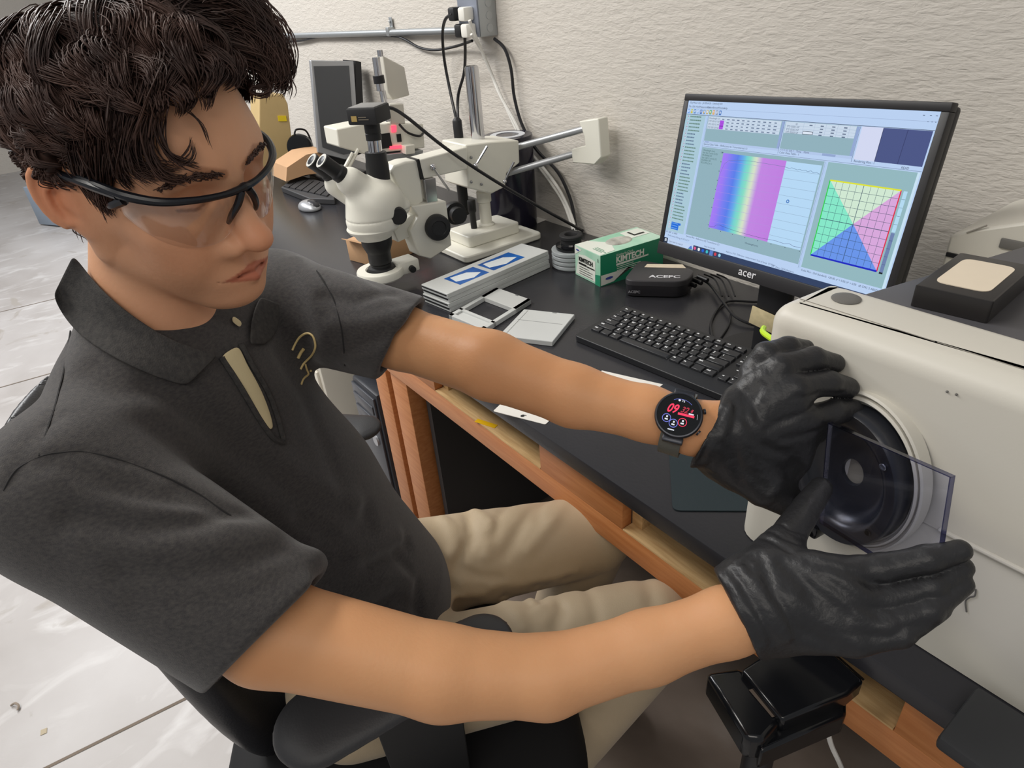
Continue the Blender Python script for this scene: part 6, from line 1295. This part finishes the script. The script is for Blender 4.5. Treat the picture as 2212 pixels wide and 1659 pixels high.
GRF = [([(1560, 1250), (1600, 1320), (1640, 1390)], 0.0030, 0.004), ([(1580, 1235), (1630, 1310), (1670, 1390)], 0.0026, 0.004), ([(1610, 1225), (1650, 1280), (1700, 1380)], -0.0022, 0.005),
 ([(1640, 1200), (1668, 1280), (1720, 1360), (1790, 1395)], 0.0030, 0.005), ([(1640, 1160), (1680, 1175), (1705, 1190)], 0.0022, 0.0025), ([(1650, 1145), (1690, 1160), (1720, 1172)], 0.0020, 0.0022), ([(1668, 1128), (1705, 1142), (1735, 1150)], 0.0018, 0.002),
 ([(1690, 1215), (1750, 1270), (1830, 1330)], 0.0025, 0.005), ([(1750, 1215), (1830, 1235), (1880, 1260)], 0.0022, 0.004), ([(1780, 1250), (1850, 1300), (1900, 1330)], 0.0024, 0.005), ([(1720, 1290), (1780, 1350), (1850, 1385)], -0.0020, 0.006), ([(1625, 1200), (1612, 1215), (1625, 1235)], 0.003, 0.004)]
def gfold(f, L):
    out = []
    for pts, dp, w in L:
        q = L3(f, pts)
        if len(q) > 1: q = nv(q); out.append((q, dp, w, q.min(0)-3*w, q.max(0)+3*w))
    return out
GR3 = gfold(gloveR0, GRF)
R2 = np.random.RandomState(3)
def micro(P, d, k=0.00035, s=1.0):
    near = np.abs(d) < 0.012
    if near.any():
        Q = P[near]*s; w = np.sin(Q[:, 0]*210+3*np.sin(Q[:, 2]*95+Q[:, 1]*60))*np.sin(Q[:, 1]*170+2.5*np.sin(Q[:, 0]*80)+Q[:, 2]*140); d = d.copy(); d[near] += k*w*np.abs(w)
    return d
def gloveR(P): return micro(P, folds(P, gloveR0(P), GR3))
allp_ = nv([A3(*p) for q in RF+[RT] for p in q[0]]+[A3(1545, 1325, .575)])
V, F = surface_net(gloveR, allp_.min(0)-0.055, allp_.max(0)+0.055, 0.0017); V = relax(V, F, 1, 0.5)
glv = mat('black_nitrile', (40, 40, 42), 0.42, var=0.12, vscale=30, bump=0.12, bscale=160, spec=0.45)
np_mesh('glove', V, F, glv, person)
ln_ = ray(1640, 900); ln_ = ln_/np.linalg.norm(ln_)+nv((0.0, 0.1, 0.25)); ln_ /= np.linalg.norm(ln_)
LF = [([(1660, 935, .655), (1745, 905, .655), (1800, 890, .66), (1840, 886, .668)], [0.0170, 0.0150, 0.0134, 0.0115]),
      ([(1650, 880, .652), (1715, 838, .645), (1790, 828, .655), (1832, 838, .668)], [0.0165, 0.0150, 0.0132, 0.0115]),
      ([(1638, 835, .658), (1685, 792, .650), (1757, 775, .66), (1802, 785, .672)], [0.0158, 0.0142, 0.0128, 0.0110]),
      ([(1628, 800, .668), (1655, 765, .660), (1702, 750, .668), (1738, 753, .678)], [0.0145, 0.0130, 0.0114, 0.0100])]
LT = ([(1580, 985, .668), (1650, 1050, .665), (1700, 1085, .672), (1745, 1100, .69)], [0.0260, 0.0215, 0.0150, 0.0115])
def gloveL0(P):
    d = sd_flat(P, A3(1560, 945, .665), A3(1655, 890, .66), 0.034, 0.0420, ln_, 0.52)
    d = smin(d, sd_flat(P, A3(1600, 960, .668), A3(1680, 975, .675), 0.040, 0.034, ln_, 0.5), 0.02)
    d = smin(d, sd_cone(P, A3(1512, 930, .663), A3(1590, 930, .665), 0.0305, 0.030), 0.02)
    d = smin(d, sd_chain(P, [A3(*p) for p in LT[0]], LT[1]), 0.02); d = smin(d, sd_cone(P, A3(1670, 960, .662), A3(1760, 935, .672), 0.018, 0.012), 0.012)
    fg = None
    for pts, rs in LF:
        e = sd_chain(P, [A3(*p) for p in pts], [r*0.94 for r in rs], 0.004); fg = e if fg is None else smin(fg, e, 0.0015)
    d = smin(d, fg, 0.012)
    cn = (PLK-WRL)/np.linalg.norm(PLK-WRL); c0 = A3(1525, 932, .663); hq = np.cross(A3(1562, 868, .663)-A3(1488, 992, .663), ray(1525, 932)); hq /= np.linalg.norm(hq); hq = hq*np.sign(hq@cn); hq = hq*0.85+cn*0.15; hq /= np.linalg.norm(hq)
    cuff = sd_cone(P, c0-cn*0.02, c0+cn*0.03, 0.0335, 0.031); d = smin(d, cuff, 0.008)
    return smax(d, -(P-c0)@hq, 0.0025)
GLF = [([(1560, 885), (1535, 940), (1510, 1000)], 0.0026, 0.0035), ([(1580, 880), (1560, 945), (1540, 1015)], -0.0022, 0.004), ([(1590, 870), (1580, 940), (1600, 1040)], 0.0026, 0.005), ([(1610, 850), (1610, 900), (1640, 960), (1700, 980)], 0.0026, 0.005),
 ([(1640, 830), (1625, 870), (1640, 905)], 0.0030, 0.004), ([(1655, 930), (1700, 905), (1760, 880)], 0.002, 0.003), ([(1690, 950), (1740, 940), (1790, 920)], 0.0025, 0.004), ([(1720, 860), (1770, 850), (1820, 850)], 0.0014, 0.003), ([(1560, 960), (1600, 1010), (1660, 1060)], 0.002, 0.005)]
GL3 = gfold(gloveL0, GLF)
def gloveL(P): return micro(P, folds(P, gloveL0(P), GL3))
allp_ = nv([A3(*p) for q in LF+[LT] for p in q[0]]+[A3(1495, 932, .663)])
V, F = surface_net(gloveL, allp_.min(0)-0.055, allp_.max(0)+0.055, 0.0017); V = relax(V, F, 1, 0.5)
np_mesh('glove', V, F, glv, person)
# ================================================================ office chair
lea = mat('black_leatherette', (40, 40, 43), 0.38, var=0.12, vscale=20, bump=0.08, bscale=350, spec=0.5); arm_p = mat('armrest_pad', (52, 52, 54), 0.5, bump=0.06, bscale=400); seatm = mat('seat_fabric', (20, 20, 22), 0.8)
CB = nv((-0.680, 0.150, 0)); cf = nv((0.45, 0.893, 0)); cr = nv((0.893, -0.45, 0)); t = thing('office_chair', 'black office chair with a curved high back and padded armrests under the person', 'chair', (CB[0], CB[1], 0))
sc_ = CB+nv((0.055, 0.02, 0))
def seat_sdf(P):
    q = P-nv((sc_[0], sc_[1], 0.415)); a = q@cf; b = q@cr; z = q[:, 2]
    rr_ = (np.abs(a/0.275)**3+np.abs(b/0.255)**3)**(1/3.0); d = (rr_-1)*0.22; return smax(d, np.abs(z+0.02*a/0.25*0)-0.040, 0.05)
c_ = nv((sc_[0], sc_[1], 0.415)); V, F = surface_net(seat_sdf, c_-nv((0.42, 0.42, 0.09)), c_+nv((0.42, 0.42, 0.09)), 0.006); np_mesh('seat', relax(V, F, 2), F, seatm, t)
bc = CB-cf*0.235
def back_sdf(P):
    q = P-nv((bc[0], bc[1], 0.76)); a = q@cf; b = q@cr; z = q[:, 2]
    a2 = a-0.03-0.88*b*b+0.16*z; w = 0.100+0.088*np.clip((z-0.06)/0.20, 0, 1)**0.8
    rr_ = (np.abs(b/w)**3+np.abs(z/0.33)**3.0)**(1/3.0); return smax((rr_-1)*0.13, np.abs(a2)-0.030, 0.05)
c_ = nv((bc[0], bc[1], 0.76)); V, F = surface_net(back_sdf, c_-nv((0.36, 0.36, 0.40)), c_+nv((0.36, 0.36, 0.40)), 0.006); np_mesh('backrest', relax(V, F, 2), F, lea, t)
for s_, nm in ((1, 'near'), (-1, 'far')):
    if s_ == 1: A_ = at(690, 1565, Z=0.715); B_ = at(1040, 1385, Z=0.735)
    else: A_ = at(700, 860, Z=0.70); B_ = at(780, 925, Z=0.70); B_ = B_; A_ = B_-nv((0.17, 0.17, 0))
    def pad_sdf(P, A_=A_, B_=B_): return sd_flat(P, A_, B_, 0.052, 0.040, (0, 0, 1), 0.36)
    V, F = surface_net(pad_sdf, np.minimum(A_, B_)-0.07, np.maximum(A_, B_)+0.07, 0.004)
    o = np_mesh('armrest', V, F, arm_p, t)
    mid = (A_*0.45+B_*0.55); out = cr*s_
    m = MB(); w = (B_-A_)/np.linalg.norm(B_-A_)*0.055; th_ = nv((out[0], out[1], 0))*0.008
    top = mid-nv((0, 0, 0.012)); low = nv((mid[0], mid[1], 0.36))
    for (pa, pb, k) in ((top, low, 1.0),):
        q = [pa-w, pa+w, pb+w*0.8, pb-w*0.8]; m.add([tuple(p-th_) for p in q]+[tuple(p+th_) for p in q], [[0, 1, 2, 3], [7, 6, 5, 4], [0, 4, 5, 1], [1, 5, 6, 2], [2, 6, 7, 3], [3, 7, 4, 0]])
    inner = nv((sc_[0], sc_[1], 0.365))+cr*s_*0.10; q = low; m.box((inner+q)/2, (0.05, 0.05, 0.02), bev=0.002); m.tube([q, (inner+q)/2, inner], 0.018, smooth=False)
    m.build('arm_bracket', mat('bracket_black'+nm, (32, 32, 33), 0.45), t, world=True, bev=0.003)
m = MB(); m.cyl((sc_[0], sc_[1], 0.12), (sc_[0], sc_[1], 0.375), 0.028); m.cyl((sc_[0], sc_[1], 0.05), (sc_[0], sc_[1], 0.14), 0.04); m.build('gas_column', blk, t, world=True)
for k in range(5):
    a = k*2*math.pi/5+0.5; e = nv((sc_[0]+0.28*math.cos(a), sc_[1]+0.28*math.sin(a), 0.075)); m = MB(); m.tube([(sc_[0], sc_[1], 0.10), e], [0.026, 0.016], smooth=False); lg = m.build('leg', blk, t, world=True)
    m = MB(); m.cyl(e+nv((0.012*math.sin(a), -0.012*math.cos(a), -0.045)), e-nv((0.012*math.sin(a), -0.012*math.cos(a), 0.045)), 0.028, n=20); m.build('caster', blk, t, world=True)

# ================================================================ black bracket stand at the bench front
t = thing('bracket_stand', 'glossy black plastic bracket on a post in front of the bench, below the right hand', 'stand', at(1650, 1650, Z=0.62)*nv((1, 1, 0)))
zb = 0.715
m = MB(); flat_quad(m, [(1600, 1446), (1664, 1404), (1788, 1399), (1868, 1470), (1832, 1500), (1690, 1556)], zb-0.026, zb); m.build('top_plate', blkg, t, world=True, bev=0.004)
m = MB(); flat_quad(m, [(1524, 1452), (1600, 1440), (1690, 1556), (1650, 1600), (1612, 1596)], zb-0.050, zb-0.010); m.build('side_arm', blkg, t, world=True, bev=0.006)
m = MB(); flat_quad(m, [(1640, 1580), (1690, 1552), (1829, 1512), (1829, 1545), (1642, 1625)], zb-0.058, zb-0.022); m.build('front_lip', blkg, t, world=True, bev=0.004)
m = MB(); flat_quad(m, [(1618, 1490), (1628, 1487), (1680, 1546), (1668, 1549)], zb-0.009, zb-0.0082); m.build('slot', mat('slot_tan', (92, 80, 70), 0.6), t, world=True)
m = MB(); flat_quad(m, [(1787, 1400), (1791, 1399), (1868, 1467), (1865, 1470)], zb+0.0002, zb+0.0012); m.build('edge_highlight', chrome, t, world=True, label='thin chrome strip standing in for the highlight along the plate edge')  # white highlight on the plate edge, modelled as a chrome strip
p = at(1645, 1600, Z=zb-0.05); m = MB(); m.cyl((p[0], p[1], 0.02), (p[0], p[1], zb-0.045), 0.017); m.build('post', blk, t, world=True)
m = MB(); m.lathe([(0.12, 0.0005), (0.12, 0.012), (0.03, 0.022), (0.0, 0.022)], (p[0], p[1], 0.0), n=36); m.build('foot', blk, t, world=True)
m = MB(); c_ = at(1784, 1560, Z=0.60); m.tube([at(1776, 1540, Z=0.64), at(1786, 1570, Z=0.60), at(1796, 1610, Z=0.56), at(1818, 1659, Z=0.50), at(1840, 1720, Z=0.3)], 0.0032); tag(m.build('power_cord', wc), 'white cord hanging below the bench rail at the bottom right', 'cord')

# ================================================================ clear plate held in front of the port
BLp, BRp, TLp = nv((-0.230, 0.526, 0.925)), nv((-0.109, 0.488, 0.953)), nv((-0.250, 0.542, 1.032)); ux = BRp-BLp; uy = TLp-BLp
t = thing('clear_plate', 'clear rectangular acrylic plate held between the gloved hands before the black port', 'plate', (BLp+BRp)/2)
PMt = frame(BLp, ux, uy); w_, h_ = np.linalg.norm(ux), np.linalg.norm(uy)
acr = clearmat('clear_acrylic', (238, 240, 250), 0.05, 0.02); edg = clearmat('acrylic_edge', (150, 152, 186), 0.10, 0.1)
m = MB(); m.T = PMt; m.box((w_/2, h_/2, 0), (w_-0.002, h_-0.002, 0.0045)); m.build('sheet', acr, t, world=True)
for (c, d) in (((w_/2, 0.0005, 0), (w_, 0.001, 0.005)), ((w_/2, h_-0.0005, 0), (w_, 0.001, 0.005)), ((0.0005, h_/2, 0), (0.001, h_-0.002, 0.005)), ((w_-0.0005, h_/2, 0), (0.001, h_-0.002, 0.005))):
    m = MB(); m.T = PMt; m.box(c, d); m.build('edge', edg, t, world=True)

# ================================================================ wrist watch
wc_ = at(1466, 897, d=0.632); vn = -ray(1466, 897); vn = vn/np.linalg.norm(vn); axA = (WRL-FL2)/np.linalg.norm(WRL-FL2)
nrmW = vn*0.86+nv((0, 0, 1))*0.30; nrmW = nrmW-axA*(nrmW@axA)*0.6; nrmW /= np.linalg.norm(nrmW)
imr = RC@nv((math.cos(math.radians(18)), math.sin(math.radians(18)), 0)); imr = imr-nrmW*(imr@nrmW); imr /= np.linalg.norm(imr); imu = np.cross(nrmW, imr)
WM = frame(wc_, imr, imu)
t = thing('wrist_watch', 'round black smartwatch with a lit red and blue face on the left wrist', 'watch', M=WM)
m = MB(); m.lathe([(0.0, -0.011), (0.019, -0.011), (0.0215, -0.008), (0.0228, -0.002), (0.0228, 0.001), (0.0218, 0.0028), (0.0206, 0.0030), (0.0203, 0.0022), (0.0, 0.0022)], n=56); m.build('case', mat('watch_graphite', (58, 60, 66), 0.3, metal=0.6), t)
m = MB(); m.lathe([(0.0202, 0.0024), (0.0, 0.0026)], n=56); face = m.build('display', mat('watch_glass', (14, 16, 18), 0.12), t)
red = mat('watch_red', (20, 4, 8), 0.4, emit=(255, 56, 96), estr=1.0); blu = mat('watch_blue', (6, 8, 20), 0.4, emit=(120, 130, 230), estr=0.9); wht = mat('watch_white', (20, 20, 20), 0.4, emit=(236, 240, 250), estr=0.9); dred = mat('watch_dark_red', (16, 4, 6), 0.4, emit=(190, 40, 66), estr=0.8)
Z_ = Matrix.Translation((0, 0, 0.0029))
m = MB(); m.m = 0; m.text('09', 0.0125, Z_@Matrix.Translation((-0.0125, 0.0006, 0)), bold=0.0003, sx=0.80, shear=0.35); m.box((0.0068, 0.0010, 0.003), (0.0155, 0.0022, 0.0002)); m.m = 3; m.text('32', 0.0082, Z_@Matrix.Translation((0.0006, 0.0030, 0)), bold=0.0002, sx=0.85, shear=0.35)
m.m = 2; m.text('76', 0.0034, Z_@Matrix.Translation((-0.0005, 0.0128, 0))); m.sphere((-0.0025, 0.0140, 0.0029), (0.0012, 0.0011, 0.0001), u=10, v=4); m.box((0.0112, 0.0030, 0.0031), (0.0048, 0.0012, 0.0002)); m.box((-0.0035, -0.0160, 0.003), (0.0062, 0.0010, 0.0002)); m.m = 0; m.text('8', 0.0042, Z_@Matrix.Translation((0.0098, 0.0048, 0)), shear=0.3)
for (x, y, mi) in ((-0.0102, -0.0058, 1), (-0.0028, -0.0095, 1), (0.0052, -0.0066, 0)):
    m.m = mi; m.lathe([(0.0042, 0), (0.0042, 0.0003), (0.0036, 0.0003), (0.0036, 0)], (x, y, 0.0028), n=24, close=True); m.m = 2; m.box((x, y-0.0012, 0.003), (0.0030, 0.0014, 0.0002)); m.box((x+0.0002, y+0.0014, 0.003), (0.0016, 0.0018, 0.0002))
m.m = 1; m.tube([(0.0155*math.cos(a), 0.0155*math.sin(a), 0.0029) for a in np.linspace(0.9, 2.1, 8)], 0.00018, n=4, smooth=False); m.m = 2; m.tube([(0.0175*math.cos(a), 0.0175*math.sin(a), 0.0029) for a in np.linspace(-0.05, 0.25, 4)], 0.00015, n=4, smooth=False)
m.build('watch_graphics', [red, blu, wht, dred], t, label='lit digits and rings')
for a in (25, -28): m = MB(); p = nv((0.0235*math.cos(math.radians(a)), 0.0235*math.sin(math.radians(a)), -0.003)); m.cyl(p, p*1.08, 0.0028, n=14); m.build('button', MATS['watch_graphite'], t)
# strap round the wrist
cx0 = at(1464, 914, d=0.666); strap = mat('watch_strap', (88, 90, 84), 0.45, bump=0.05, bscale=300)
e1 = nrmW-axA*(nrmW@axA); e1 /= np.linalg.norm(e1); e2 = np.cross(axA, e1); vs = []; fs = []; n = 40
for k in range(n):
    a = 2*math.pi*k/n; r1 = 0.0335; c = cx0+e1*(math.cos(a)*0.0315)+e2*(math.sin(a)*0.0305); o_ = e1*math.cos(a)+e2*math.sin(a); wd_ = 0.0105
    for (s_, q) in ((-1, 0), (1, 0), (1, 0.0028), (-1, 0.0028)): vs.append(c+axA*s_*wd_+o_*q)
for k in range(n):
    for j in range(4): fs.append([k*4+j, k*4+(j+1) % 4, ((k+1) % n)*4+(j+1) % 4, ((k+1) % n)*4+j])
MB().add(vs, fs).build('strap', strap, t, world=True, auto=60)
for s_ in (-1, 1):
    c = nv((0, s_*0.0235, -0.006)); m = MB(); m.box(c, (0.020, 0.007, 0.007), bev=0.0015); m.build('lug', MATS['watch_graphite'], t)
